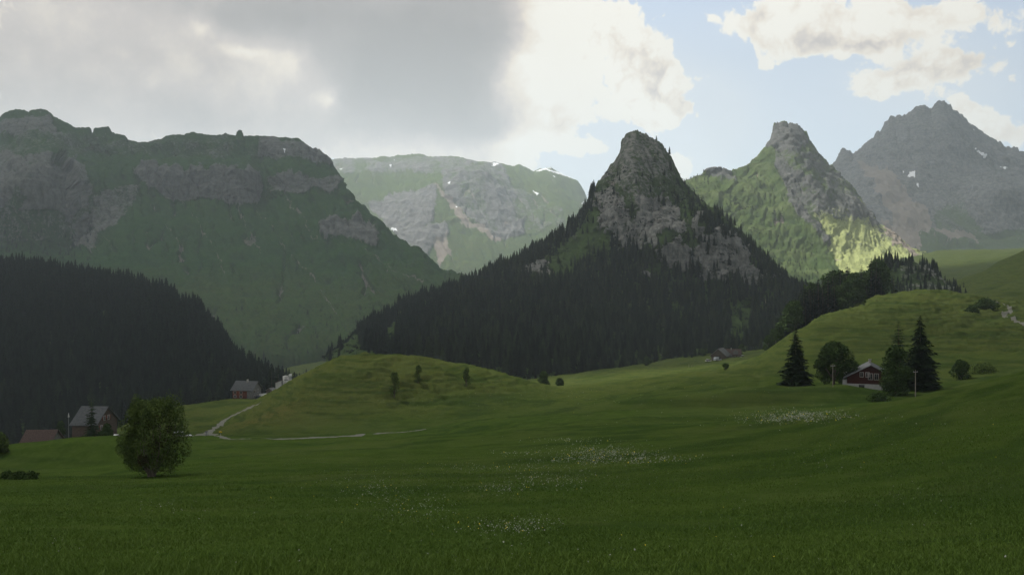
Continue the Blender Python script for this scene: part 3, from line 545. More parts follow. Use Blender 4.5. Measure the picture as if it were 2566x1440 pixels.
massif("scree_mountain", MAT_Q, Q_lines, 1980, 3100, 2.6, 46, gully=24, nsc=2.8, mask_fn=mask_Q, seed=21.0, skew=0.5, back=(0.6, 300), deep=1.7)

# --- wooded hill at the left, low crag at the right
F_ridge = [(-400,640,950),(0,668,950),(60,668,950),(180,690,940),(300,706,920),(420,738,880),(500,782,840),(545,835,800),(580,890,760),(640,938,700),(700,965,650),(760,990,600),(830,1010,560)]
F_lines = [
 [(-400,1190,480),(0,1160,480),(300,1120,480),(450,1090,480),(560,1060,470),(650,1025,470),(720,1005,470),(830,1015,480)],
 [(-400,900,640),(0,900,640),(200,900,640),(400,920,620),(500,950,600),(580,985,570),(640,1000,550),(700,995,540),(830,1013,500)],
 F_ridge]
def mask_F(M, px, py, P, T, fb): M[..., 0] = 0.1; M[..., 3] = 0; return M
massif("wooded_hill", MAT_C, F_lines, -400, 830, 5, 4, nsc=0.6, mask_fn=mask_F, row_px=6, back=(0.35, 200), under=0, jag=0)
K_ridge = [(2160,700,800),(2185,668,800),(2205,655,800),(2228,645,800),(2250,650,800),(2275,655,800),(2300,654,800),(2330,660,800),(2345,680,800),(2362,708,800),(2385,722,800),(2420,735,800)]
K_lines = [[(2160,760,690),(2300,745,690),(2420,745,690)], [(2160,740,740),(2230,722,740),(2300,722,740),(2370,730,740),(2420,742,740)], [(2160,710,770),(2230,672,770),(2300,672,770),(2345,695,770),(2420,738,770)], K_ridge]
def mask_K(M, px, py, P, T, fb): M[..., 0] = np.where(px > 2255, 0.42, 0.2) + 0.5 * fb; return M
massif("small_crag", MAT_C, K_lines, 2160, 2420, 2.2, 5, nsc=0.35, mask_fn=mask_K, back=(0.5, 80), under=0)
#MORE-BEGIN
# ---------------------------------------------------------------- plant builders
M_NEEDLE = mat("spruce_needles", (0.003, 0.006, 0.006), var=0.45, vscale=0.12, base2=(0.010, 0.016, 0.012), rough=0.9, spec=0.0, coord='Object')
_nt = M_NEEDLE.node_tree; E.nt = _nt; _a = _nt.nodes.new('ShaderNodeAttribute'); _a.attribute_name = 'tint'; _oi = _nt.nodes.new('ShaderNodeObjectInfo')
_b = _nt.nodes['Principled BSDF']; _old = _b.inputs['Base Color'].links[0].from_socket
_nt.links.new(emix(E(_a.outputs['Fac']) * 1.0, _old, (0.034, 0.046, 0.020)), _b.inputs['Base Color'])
M_NEEDLE_D = mat("spruce_needles_near", (0.010, 0.020, 0.010), base2=(0.022, 0.036, 0.014), vscale=0.8, rough=0.9, spec=0.03)
M_LARCH = mat("light_needles", (0.022, 0.040, 0.018), base2=(0.036, 0.058, 0.022), vscale=0.8, rough=0.9, spec=0.03)
M_LEAF = mat("leaves_green", (0.028, 0.052, 0.015), base2=(0.050, 0.080, 0.022), vscale=0.9, rough=0.9, spec=0.03)
M_LEAF2 = mat("leaves_willow", (0.105, 0.145, 0.036), base2=(0.040, 0.066, 0.020), vscale=1.6, rough=0.9, spec=0.03)
M_LEAFR = mat("leaves_reddish", (0.050, 0.040, 0.020), base2=(0.030, 0.030, 0.014), vscale=1.4, rough=0.9, spec=0.03)
M_BARK = mat("bark", (0.11, 0.085, 0.065), vscale=6, stretch=(3, 3, .5), bump=0.5)
M_BARKL = mat("pale_bark", (0.20, 0.17, 0.14), vscale=6, stretch=(3, 3, .5), bump=0.5)

def tube(pts, rad, n=6):
    pts = np.asarray(pts, float); V = []; Fc = []
    for i, p in enumerate(pts):
        d = pts[min(i + 1, len(pts) - 1)] - pts[max(i - 1, 0)]; d /= np.linalg.norm(d) + 1e-9
        a = np.cross(d, (0.3, 0.9, 0.1)); a /= np.linalg.norm(a); b = np.cross(d, a)
        for k in range(n):
            t = 2 * math.pi * k / n; V.append(p + rad[i] * (a * math.cos(t) + b * math.sin(t)))
    for i in range(len(pts) - 1):
        for k in range(n): Fc.append((i*n+k, i*n+(k+1)%n, (i+1)*n+(k+1)%n, (i+1)*n+k))
    return np.array(V), np.array(Fc)
def merge(parts):
    V, Fq = [], {}; o = 0
    for v, f in parts:
        V.append(v); Fq.setdefault(f.shape[1], []).append(f + o); o += len(v)
    return np.concatenate(V), [np.concatenate(x) for x in Fq.values()]
def spruce_small(seed, wid=0.21, nt=8, nb=6):
    """unit-height jagged tiered spruce: (V, F tri)"""
    g = np.random.default_rng(seed); V = []; Fc = []
    for t in range(nt):
        f = t / nt; zb = 0.06 + 0.94 * f ** 0.92; r = wid * (1 - f) ** 0.85 * g.uniform(0.8, 1.15) + 0.012; zt = min(zb + 0.24 * (1 - f * 0.55), 1.0 + 0.02 * t)
        c = len(V); ox, oy = g.normal(0, 0.008, 2); V.append((ox, oy, zt)); m = nb * 2; a0 = g.uniform(0, 6.3)
        for k in range(m):
            rr = r * (g.uniform(0.85, 1.2) if k % 2 == 0 else g.uniform(0.42, 0.6)); a = a0 + 2 * math.pi * k / m + g.normal(0, 0.1)
            V.append((rr * math.cos(a), rr * math.sin(a), zb + (-0.035 if k % 2 == 0 else 0.03) + g.normal(0, 0.012)))
        for k in range(m): Fc.append((c, c + 1 + k, c + 1 + (k + 1) % m))
    return np.array(V), np.array(Fc)
def spruce_detail(seed, h, w, levels=34, droop=0.35, pts=6, gap=0.0):
    """branches as drooping sprays of many narrow needle twigs"""
    g = np.random.default_rng(seed); V = []; Fc = []
    for l in range(levels):
        f = (l + g.uniform(-.3, .3)) / levels; f = min(max(f, 0), .985); z = h * (0.05 + 0.95 * f); r = w * 0.5 * ((1 - f) ** 0.8) * (0.93 + 0.12 * math.sin(l * 1.7)) + 0.12
        nb = int(6 + 7 * (1 - f))
        for b in range(nb):
            a = g.uniform(0, 2 * math.pi); rr = r * g.uniform(0.72, 1.12)
            if g.random() < gap: continue
            d = np.array([math.cos(a), math.sin(a), 0]); s = np.array([-d[1], d[0], 0])
            for k in range(pts):
                t = (k + 0.6) / pts; p = d * rr * t + np.array([0, 0, z - droop * rr * t * t + 0.10 * rr * (t > .8)])
                ln = rr * g.uniform(0.26, 0.42); wd = (0.10 + 0.16 * rr * (1 - t * 0.6)) * g.uniform(.7, 1.3)
                q = d * 0.8 + s * g.uniform(-1, 1) + np.array([0, 0, g.uniform(-0.55, 0.05)]); q /= np.linalg.norm(q)
                n2 = np.cross(q, (0, 0, 1)); n2 /= np.linalg.norm(n2) + 1e-6; n2 = n2 + np.array([0, 0, g.uniform(-.6, .6)])
                i = len(V); V += [p - n2 * wd, p + n2 * wd, p + q * ln + n2 * wd * .25, p + q * ln - n2 * wd * .25]; Fc.append((i, i+1, i+2, i+3))
    V.append(np.array([0, 0, h])); i = len(V) - 1; V += [np.array([.07, 0, h * .95]), np.array([-.07, .03, h * .95]), np.array([0, -.07, h * .95])]; 
    Fc += [(i, i+1, i+2, i+3)]
    return np.array(V), np.array(Fc)
def leaf_cloud(g, clumps, nleaf, size, up=0.3):
    """leaf quads in a shell around clump centres: clumps = [(cx,cy,cz,rx,ry,rz)]"""
    C = np.array(clumps); wts = C[:, 3] * C[:, 4] + C[:, 3] * C[:, 5]; wts /= wts.sum(); idx = g.choice(len(C), nleaf, p=wts)
    d = g.normal(size=(nleaf, 3)); d /= np.linalg.norm(d, axis=1)[:, None]; rr = g.uniform(0.45, 1.06, nleaf) ** 0.6
    P = C[idx, :3] + d * C[idx, 3:] * rr[:, None]
    n = d * 0.7 + g.normal(size=(nleaf, 3)) * 0.7 + np.array([0, 0, up]); n /= np.linalg.norm(n, axis=1)[:, None]
    a = np.cross(n, g.normal(size=(nleaf, 3))); a /= np.linalg.norm(a, axis=1)[:, None]; b = np.cross(n, a)
    s = size * g.uniform(0.6, 1.4, nleaf)[:, None]; l = s * 1.7
    V = np.stack([P - a * l, P - b * s * .6, P + a * l, P + b * s * .6], 1).reshape(-1, 3)
    return V, np.arange(nleaf * 4).reshape(-1, 4)
def crown_clumps(g, h, w, z0, n, rs=(0.16, 0.28), flat=0.8, prof=(.55, .82, .97, 1, .86, .6, .12)):
    out = []; hh = (h - z0) / 2; cz = z0 + hh
    lob = g.uniform(0.82, 1.12, 7)
    for i in range(n):
        u = g.uniform(0.03, 0.97) if i % 5 else g.uniform(.85, .99); r = g.uniform(*rs) * w; a = g.uniform(0, 2 * math.pi); lb = np.interp(a, np.linspace(0, 2 * math.pi, 8), list(lob) + [lob[0]])
        R0 = w / 2 * np.interp(u, [0, .12, .3, .5, .7, .86, 1], list(prof)) * lb; k = math.sqrt(g.uniform(0.12, 1))
        rr = max(R0 - r * .7, 0) * k; out.append((rr * math.cos(a), rr * math.sin(a), z0 + u * (h - z0) - r * flat * .5 * (u > .5), r, r, r * flat))
    return out
def top_part(root, name, V, Fc, m, **k): return tag(link(bpy.data.objects.new(name, np_mesh(name, V, Fc, m, **k)), root))
def broadleaf(loc, h, w, seed, label, cat="tree", name="leafy_tree", leaf=0.22, nleaf=5000, trunk_h=0.25, m=None, n_cl=26, group=None, stems=1, bark=None, z0=None, rs=(0.16, 0.28)):
    g = np.random.default_rng(seed); root = empty(name, loc, g.uniform(0, 6), label=label, cat=cat, group=group)
    z0 = h * trunk_h if z0 is None else z0; cl = crown_clumps(g, h, w, z0, n_cl, rs); V, Fc = leaf_cloud(g, cl, nleaf, leaf)
    top_part(root, "crown", V, Fc, m or M_LEAF); parts = []
    for s in range(stems):
        a = g.uniform(0, 6.3); sp = (0.05 if stems == 1 else 0.28) * w; r0 = 0.022 * h * (1 if stems == 1 else 0.55); b = np.array([math.cos(a), math.sin(a), 0]) * (0 if stems == 1 else 0.05 * w)
        e = np.array([math.cos(a) * sp, math.sin(a) * sp, h * 0.7]); mid = b * 1.6 + (e - b) * 0.45 + np.array([0, 0, 0.03 * h])
        parts.append(tube([b - (0, 0, 0.4), b + (0, 0, .05 * h), mid, e], [r0 * 1.25, r0, r0 * .7, r0 * .2]))
    for c in cl[:10]:
        s_ = np.array([0, 0, z0 * g.uniform(.6, 1.1)]); e = np.array(c[:3]); parts.append(tube([s_, (s_ + e) / 2 + (0, 0, .04 * h), e], [0.012 * h, .008 * h, .003 * h], 5))
    V, Fc = merge(parts); top_part(root, "trunk", V, Fc, bark or M_BARK); return root
def near_spruce(loc, h, w, seed, label, m=None, levels=44, droop=.35, gap=0.0, name="spruce_tree", group=None, pts=7):
    root = empty(name, loc, seed * 1.3, label=label, cat="tree", group=group)
    V, Fc = spruce_detail(seed, h, w, levels, droop, gap=gap, pts=pts); top_part(root, "crown", V, Fc, m or M_NEEDLE_D)
    V, Fc = tube([(0, 0, -.5), (0, 0, h * .3), (0, 0, h * .97)], [h * .018, h * .013, .02], 7); top_part(root, "trunk", V, Fc, M_BARK); return root
def gp(px, Y, sink=0.0):
    x = (px - CX) / F * Y; return (x, Y, float(ground_z(x, Y)) - sink)
def htop(px, Y, py): return (HY - py) / F * Y - gp(px, Y)[2]

# single trees and shrubs, each placed on the ground
x, y, z = gpt(380, 1193, 40)
SHRUB = (x, y, z); hs = (HY - 1000) / F * y - z
def big_willow():
    g = np.random.default_rng(5); k = y / F; w = 188 * k; root = empty("willow_shrub", (x, y, z), 0.4, label="big rounded leafy shrub with pale stems standing alone in the near meadow", cat="shrub")
    cl = crown_clumps(g, hs * 1.0, w, hs * 0.08, 210, (0.06, 0.09), 1.3, prof=(.5, .85, 1.0, 1.0, .95, .82, .5))
    for i in range(70):
        c = cl[int(g.integers(len(cl)))]; cl.append((c[0] * 1.06, c[1] * 1.06, c[2] + c[5] * g.uniform(.5, 1.3), c[3] * .42, c[4] * .42, c[5] * .9))
    V, Fc = leaf_cloud(g, cl, 26000, 0.043, 0.6); top_part(root, "crown", V, Fc, M_LEAF2)
    cl2 = [c for c in crown_clumps(g, hs * .8, w * .9, hs * .14, 26, (0.06, 0.10), 1.1)]; V, Fc = leaf_cloud(g, cl2, 4500, 0.045); tag(top_part(root, "crown", V, Fc, M_LEAFR), "reddish brown foliage")
    for i in range(13):
        a = i * 2.4; sp = g.uniform(.1, .36) * w; e = np.array([math.cos(a) * sp, math.sin(a) * sp, hs * g.uniform(.55, .8)]); b = np.array([math.cos(a), math.sin(a), 0]) * .16
        V, Fc = tube([b - (0, 0, .3), b * 1.5 + (0, 0, .2), b * 2 + e * .4, e], [.055, .05, .035, .012]); top_part(root, "stem", V, Fc, M_BARKL)
big_willow()
near_spruce(gp(1994, 188, .2), htop(1994, 188, 818), 80 / F * 188, 21, "dense dark spruce left of the rounded tree beside the red chalet", droop=.28)
broadleaf(gp(2090, 190), htop(2090, 190, 856), 118 / F * 190, 22, "broad rounded dark tree just left of the red chalet behind the power pole", nleaf=11000, leaf=.17, trunk_h=.08, n_cl=46, rs=(.11, .18))
near_spruce(gp(2306, 184, .3), htop(2306, 184, 785), 104 / F * 184, 23, "tallest spruce with brownish needles right of the red chalet", levels=56, droop=.45)
near_spruce(gp(2252, 200, .3), htop(2252, 200, 800), 88 / F * 200, 24, "lighter feathery spruce directly behind the leafy tree at the red chalet", m=M_LARCH, levels=30, gap=.15, droop=.1)
broadleaf(gp(2243, 176), htop(2243, 176, 868), 84 / F * 176, 25, "bushy green tree covering the right wall of the red chalet", nleaf=9000, leaf=.16, trunk_h=.04, n_cl=36, m=M_LEAF)
broadleaf(gp(2200, 172), 1.1, 5.5, 26, "low dark hedge at the foot of the red chalet", cat="hedge", name="hedge_shrub", nleaf=2500, leaf=.1, trunk_h=.02, n_cl=18)
broadleaf(gp(2408, 205), htop(2408, 205, 903), 60 / F * 205, 27, "loose dark shrub on the slope right of the tall spruce", cat="shrub", name="leafy_shrub", nleaf=2600, leaf=.16, trunk_h=.05, n_cl=16, stems=3)
broadleaf(gp(2465, 215), 1.9, 8.5, 28, "low wide grey-green thicket right of the loose dark shrub", cat="shrub", name="leafy_shrub", nleaf=3000, leaf=.13, trunk_h=.02, n_cl=18, m=M_LEAF2)
broadleaf(gp(2149, 372), htop(2149, 372, 797), 30 / F * 372, 29, "small solitary tree halfway up the green hill", nleaf=1500, leaf=.3, trunk_h=.1, n_cl=14)
broadleaf(gp(2167, 392), 3.2, 1.8, 30, "tiny sapling beside the solitary hillside tree", cat="shrub", name="leafy_shrub", nleaf=300, leaf=.22, trunk_h=.1, n_cl=6)
for i, (a, Y, top, wp, lb) in enumerate([(988, 226, 930, 40, "lowest and darkest of three shrubs on the grassy knoll"), (1048, 238, 915, 28, "middle one of three small shrubs on the grassy knoll"), (1169, 240, 918, 26, "rightmost of three small shrubs on the grassy knoll")]):
    broadleaf(gp(a, Y), max(3.0, htop(a, Y, top)), wp * .85 / F * Y, 40 + i, lb, cat="shrub", name="knoll_shrub", nleaf=1500, leaf=.12, trunk_h=.06, n_cl=22, m=M_LEAF2, group="small shrubs on the knoll", rs=(.2, .3))
broadleaf(gp(1818, 300), 2.2, 2.6, 45, "tiny shrub in the middle meadow below the brown farmhouse", cat="shrub", name="leafy_shrub", nleaf=500, leaf=.2, trunk_h=.05, n_cl=8)
for i, (a, Y, hh, wp, lb) in enumerate([(1362, 320, 6.0, 36, "rounded shrub at the right end of the grassy knoll"), (1402, 330, 2.6, 30, "low shrub beside the rounded shrub at the knoll's end"), (1620, 560, 6, 22, "leafy tree at the forest edge left of the farmhouse"), (1858, 600, 7, 22, "leafy tree just right of the farmhouse"), (1760, 640, 5, 20, "shrubby tree on the meadow edge above the farmhouse")]):
    broadleaf(gp(a, Y), hh, wp / F * Y, 50 + i, lb, name="leafy_tree", nleaf=1200, leaf=.3, trunk_h=.06, n_cl=14)
broadleaf(gp(2470, 398), 4.0, 11, 60, "dark thicket beside the bend of the hill track", cat="shrub", name="leafy_shrub", nleaf=2600, leaf=.28, trunk_h=.02, n_cl=22)
broadleaf(gp(2435, 388), 2.4, 7, 61, "smaller dark thicket left of the one by the hill track", cat="shrub", name="leafy_shrub", nleaf=1500, leaf=.28, trunk_h=.02, n_cl=14)
near_spruce(gp(229, 205, .2), htop(229, 205, 992), 44 / F * 205, 70, "slender young spruce standing before the grey farmhouse roof", m=M_LARCH, levels=26)
broadleaf(gp(268, 190), htop(268, 190, 1062), 40 / F * 190, 71, "dark bush between the slender spruce and the big rounded shrub", cat="shrub", name="leafy_shrub", nleaf=1800, leaf=.15, trunk_h=.05, n_cl=14)
broadleaf(gp(153, 255), htop(153, 255, 1052), 30 / F * 255, 72, "small dark tree behind the gable of the low shed", nleaf=1300, leaf=.2, trunk_h=.1, n_cl=12)
broadleaf(gp(-4, 106), htop(-4, 106, 1086), 62 / F * 106, 73, "bush with yellowish leaves cut off by the left picture edge", cat="shrub", name="leafy_shrub", nleaf=4500, leaf=.1, trunk_h=.05, n_cl=20, m=M_LEAF2)
for i, a in enumerate((18, 48, 76)): broadleaf(gp(a, 56), .45, 1.3, 74 + i, ("low dark clump of weeds at the left edge of the near meadow", "middle clump of the three dark weed clumps in the near meadow", "rightmost clump of the three dark weed clumps in the near meadow")[i], cat="plant", name="weed_clump", nleaf=900, leaf=.05, trunk_h=.02, n_cl=10, group="dark weed clumps at the left")
near_spruce(gp(697, 452, .3), htop(697, 452, 905), 30 / F * 452, 80, "pointed spruce beside the white church", levels=20, pts=5)
near_spruce(gp(681, 470, .3), htop(681, 470, 925), 26 / F * 470, 81, "shorter spruce behind the small brown hut", levels=18, pts=5)
near_spruce(gp(2240, 505, .3), htop(2240, 505, 678), 26 / F * 505, 82, "solitary pointed spruce between the grove and the small crag", levels=24, pts=5)

# ---------------------------------------------------------------- forests
SP = [spruce_small(100 + i, wid=(0.17, 0.21, 0.24, 0.19, 0.26, 0.22)[i], nt=(9, 8, 8, 9, 7, 8)[i]) for i in range(6)]
trees = []     # (x, y, z, h, variant, zone, rot)
def scatter(name, n, dens, hr, zone, Tmax, seed):
    P, T, M, px, py = MNT[name]; g = np.random.default_rng(seed); rows = np.nonzero(T <= Tmax)[0]; R_ = len(rows) - 1; C_ = P.shape[1] - 1
    a = np.linalg.norm(np.cross((P[1:R_+1, 1:] - P[:R_, :-1])[..., :], (P[1:R_+1, :-1] - P[:R_, 1:])), axis=-1) / 2
    w = a.ravel() / a.sum(); c = g.choice(len(w), n, p=w); i, j = np.divmod(c, C_)
    u, v = g.random(n)[:, None], g.random(n)[:, None]
    q = (P[i, j] * (1 - u) + P[i, j+1] * u) * (1 - v) + (P[i+1, j] * (1 - u) + P[i+1, j+1] * u) * v
    qx, qy = proj(q); rk = M[i, j, 0]; d = dens(qx, qy, rk, q); keep = g.random(n) < d
    for k in np.nonzero(keep)[0]: trees.append((q[k, 0], q[k, 1], q[k, 2] - .4, g.uniform(*hr) * (0.7 + 0.3 * d[k]), int(g.integers(6)), zone, g.uniform(0, 6.3)))
scatter("wooded_hill", 11500, lambda px, py, rk, q: np.where(px > 700, 0.6, 1.0) * np.clip(0.85 + 0.9 * fbm(q[:, 0] / 28, q[:, 1] / 28, 0, 3), 0.15, 1), (8, 19), 'left', 2.02, 1)
def dC(px, py, rk, q):
    wx, wy = wnoise(px, py, 10, 40)
    line = np.interp(px, [820, 900, 1300, 1380, 1430, 1500, 1560, 1640, 1700, 1760, 1900, 1960, 2100], [850, 830, 690, 700, 690, 640, 600, 640, 690, 540, 640, 700, 700])
    d = np.where(wy > line, 1.0, 0.16) * np.where(rk > 0.62, 0.12, 1.0)
    up = np.interp(px, [900, 1150, 1480, 1500, 1600], [25, 22, 34, 10, 0]); rid = np.interp(px, [a[0] for a in C_ridge], [a[1] for a in C_ridge])
    d = np.where((py < rid + up) & (px < 1490), 0.75, d)
    d = np.where(inpoly(wx, wy, [(1310,700),(1390,640),(1470,575),(1520,560),(1500,620),(1420,680),(1330,705)]), 0.03, d)
    d = np.where(inpoly(wx, wy, [(930,870),(1010,795),(1000,830),(985,860),(950,890)]), 0.0, d)
    d = np.where(inpoly(wx, wy, [(1830,770),(1880,740),(1880,850),(1830,870)]), 0.15, d)
    d = np.where((py < 500) & (px > 1490), 0.03, d); d = np.where(px < 900 + (py - 850) * .5, 0.03, d); d = np.where((py < 420) & (px < 1640), 0.0, d)
    return d * np.clip(0.85 + 0.9 * fbm(q[:, 0] / 26, q[:, 1] / 26, 3, 3), .1, 1)
scatter("crag_peak", 14000, dC, (7, 17), 'crag', 5.0, 2)
scatter("small_crag", 620, lambda px, py, rk, q: np.where(py < 690, 0.8, 0.4), (6, 11), 'small', 3.02, 3)
scatter("grassy_peak", 9000, lambda px, py, rk, q: np.where((px > 1700) & (px < 1780) & (py < 475), 0.5, np.where((px < 2050) & (py > 560 + (px - 1700) * 0.1), 0.22, 0.01)), (5, 10), 'peak', 5.0, 4)
scatter("mountain_ridge", 5000, lambda px, py, rk, q: np.where((px < 230) & (py > 540), 0.5, np.where((py > 760) & (px > 560), 0.13, 0.004)), (6, 13), 'ridge', 2.2, 5)
g = np.random.default_rng(6)
for k in range(110):     # valley-floor conifers behind the knoll and along the forest edge
    px_ = g.uniform(640, 930); Y = g.uniform(560, 900); p = gp(px_, Y, .3); trees.append(p + (g.uniform(5, 10), int(g.integers(6)), 'ridge', g.uniform(0, 6)))
GTOP = ([1905, 1950, 1975, 1990, 2030, 2060, 2110, 2140, 2170, 2200, 2222, 2228], [862, 815, 780, 735, 705, 692, 662, 655, 660, 652, 690, 740])
grove = []
for k in range(150):
    px_ = g.uniform(1908, 2222); Y = g.uniform(0, 1) * 75 + np.interp(px_, [1900, 1990, 2060, 2220], [375, 385, 420, 455]); tp = np.interp(px_, *GTOP) + g.uniform(0, 55) * (g.random() < .75)
    p = gp(px_, Y, .3); h = (HY - tp) / F * Y - p[2]
    if h < 5: continue
    grove.append((p, min(h, 26), g.random() < (0.55 if px_ < 2000 else 0.12), g.uniform(0, 6)))
grove = grove[:118]
# two detailed kinds for the grove, copied with their parts
def proto_pair(fn): return fn
gs = [near_spruce((0, 0, 0), 1.0 * 16, 6.0, 200 + i, "x", m=M_NEEDLE, levels=26, pts=5, name="spruce_tree") for i in range(3)]
gb = [broadleaf((0, 0, 0), 12, 8.5, 210 + i, "x", name="leafy_tree", nleaf=2600, leaf=.34, trunk_h=.08, n_cl=24, m=M_LEAF) for i in range(2)]
used = set()
def copy_tree(src):
    r = src.copy(); COL.objects.link(r)
    for c in list(src.children):
        d = c.copy(); COL.objects.link(d); d.parent = r
    return r
for k, (p, h, leafy, rot) in enumerate(grove):
    src = (gb if leafy else gs)[k % (2 if leafy else 3)]; o = src if src.name not in used else copy_tree(src); used.add(src.name)
    s = h / (12 if leafy else 16); o.location = p; o.rotation_euler = (0, 0, rot); o.scale = (s * (1.0 if leafy else 1.0), s, s)
    o['category'] = 'tree'
    if leafy: o['label'] = "rounded leafy tree in the dark grove behind the green hill's crest"; o['group'] = "leafy trees in the hill grove"
    else: o['label'] = "tall spruce in the dark grove behind the green hill's crest"; o['group'] = "spruces in the hill grove"
n_grove_spruce = sum(1 for t in grove if not t[2])
# which of the forest trees show largest: their tops must clear the ground in front of them
hy_px = np.arange(-100, 2700, 10.0); ysamp = np.exp(np.linspace(math.log(20), math.log(1300), 240))
prof = np.minimum.accumulate(np.array([HY - F * ground_z((hy_px - CX) / F * Yq, np.full(hy_px.shape, Yq)) / Yq for Yq in ysamp]), axis=0)
TA = np.array([t[:4] for t in trees]); tpx = CX + F * TA[:, 0] / TA[:, 1]; ttop = HY - F * (TA[:, 2] + TA[:, 3] * 0.75) / TA[:, 1]
jj = np.clip(np.searchsorted(ysamp, TA[:, 1]) - 1, 0, len(ysamp) - 1); ii = np.clip(((tpx + 100) / 10).astype(int), 0, len(hy_px) - 1)
vis = (ttop < prof[jj, ii] - 3) & (tpx > 0) & (tpx < 2566) & ~((tpx > 290) & (tpx < 468) & (ttop > 1010)); size = np.where(vis, TA[:, 3] / TA[:, 1], 0)
order = np.argsort(-size)[:300 - n_grove_spruce - 8]; chosen = set(order.tolist())
ZL = {'left': ("dark spruce in the dense forest filling the shaded hill on the left", "spruces of the dense left forest"),
      'crag': ("dark spruce in the forest at the foot of the steep rocky crag", "spruces below the rocky crag"),
      'small': ("small dark spruce on the low grey crag above the green hill", "spruces on the low grey crag"),
      'peak': ("small conifer on the grassy slopes of the pointed peak", "conifers on the grassy peak"),
      'ridge': ("small conifer scattered on the valley slope behind the knoll", "conifers on the valley slope")}
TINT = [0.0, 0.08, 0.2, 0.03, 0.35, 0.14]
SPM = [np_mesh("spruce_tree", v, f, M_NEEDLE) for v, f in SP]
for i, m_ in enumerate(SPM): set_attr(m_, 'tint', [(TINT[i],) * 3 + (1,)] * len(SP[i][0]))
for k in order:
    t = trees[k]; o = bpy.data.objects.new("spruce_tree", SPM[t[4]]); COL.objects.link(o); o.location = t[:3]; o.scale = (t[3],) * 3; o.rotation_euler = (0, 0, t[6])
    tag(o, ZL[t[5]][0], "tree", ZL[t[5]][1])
Vs, Fs, Ts, off = [], [], [], 0
for v in range(6):
    T_ = np.array([(t[0], t[1], t[2], t[3], t[6]) for i, t in enumerate(trees) if t[4] == v and i not in chosen]); V0, F0 = SP[v]
    c, s = np.cos(T_[:, 4]), np.sin(T_[:, 4]); W = np.empty((len(T_), len(V0), 3))
    W[..., 0] = T_[:, 0:1] + T_[:, 3:4] * (V0[:, 0] * c[:, None] - V0[:, 1] * s[:, None]); W[..., 1] = T_[:, 1:2] + T_[:, 3:4] * (V0[:, 0] * s[:, None] + V0[:, 1] * c[:, None]); W[..., 2] = T_[:, 2:3] + T_[:, 3:4] * V0[:, 2]
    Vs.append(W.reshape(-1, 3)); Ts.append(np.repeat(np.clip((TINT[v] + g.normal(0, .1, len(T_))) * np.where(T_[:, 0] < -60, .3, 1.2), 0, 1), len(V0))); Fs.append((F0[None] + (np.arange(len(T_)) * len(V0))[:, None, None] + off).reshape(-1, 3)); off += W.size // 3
print("forest trees", len(trees), "single", len(order))
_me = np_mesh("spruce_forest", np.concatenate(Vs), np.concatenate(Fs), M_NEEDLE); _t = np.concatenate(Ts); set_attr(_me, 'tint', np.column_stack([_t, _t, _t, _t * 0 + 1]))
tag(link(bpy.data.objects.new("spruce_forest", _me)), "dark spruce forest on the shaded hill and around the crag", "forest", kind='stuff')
# low scrub on slopes: lumps of leaves
def scrub():
    g = np.random.default_rng(31); V, Fq, o = [], [], 0; pts = []
    for name, n, fn, hr in (("grassy_peak", 2600, lambda a, b: (a < 1960) & (b > 470 + (a - 1700) * 0.12) & (b < 760), (2.5, 6)), ("mountain_ridge", 5200, lambda a, b: ((a > 640) & (a < 960) & (b > 770)) | ((a > 820) & (a < 960) & (b > 640) & (b < 760)), (1.5, 4)), ("crag_peak", 3500, lambda a, b: (b > 430), (2, 4.5))):
        P, T, M, px, py = MNT[name]; r = np.nonzero(T <= 4.9)[0]; i = g.integers(0, len(r) - 1, n * 3); j = g.integers(0, P.shape[1], n * 3); q = P[i, j]; a, b = px[i, j], py[i, j]
        k = fn(a, b) & (fbm(q[:, 0] / 45, q[:, 1] / 45, 2, 3) + g.normal(0, .12, len(a)) > 0.08); q = q[k][:n]; pts.append(np.column_stack([q, g.uniform(*hr, len(q))]))
    Pn = np.concatenate(pts); n = len(Pn); L_ = 16
    d = g.normal(size=(n, L_, 3)); d /= np.linalg.norm(d, axis=-1)[..., None]; d[..., 2] = np.abs(d[..., 2]) * .8; c = Pn[:, None, :3] + d * Pn[:, None, 3:] * np.array([.6, .6, .5])
    a = g.normal(size=(n, L_, 3)); b = g.normal(size=(n, L_, 3)); s = Pn[:, None, 3:] * 0.3
    Vv = np.stack([c - a * s * .5, c + b * s * .5, c + a * s * .5], 2).reshape(-1, 3)
    tag(link(bpy.data.objects.new("mountain_scrub", np_mesh("mountain_scrub", Vv, np.arange(len(Vv)).reshape(-1, 3), M_NEEDLE))), "low dark scrub scattered over the mountain slopes", "scrub", kind='stuff')
scrub()

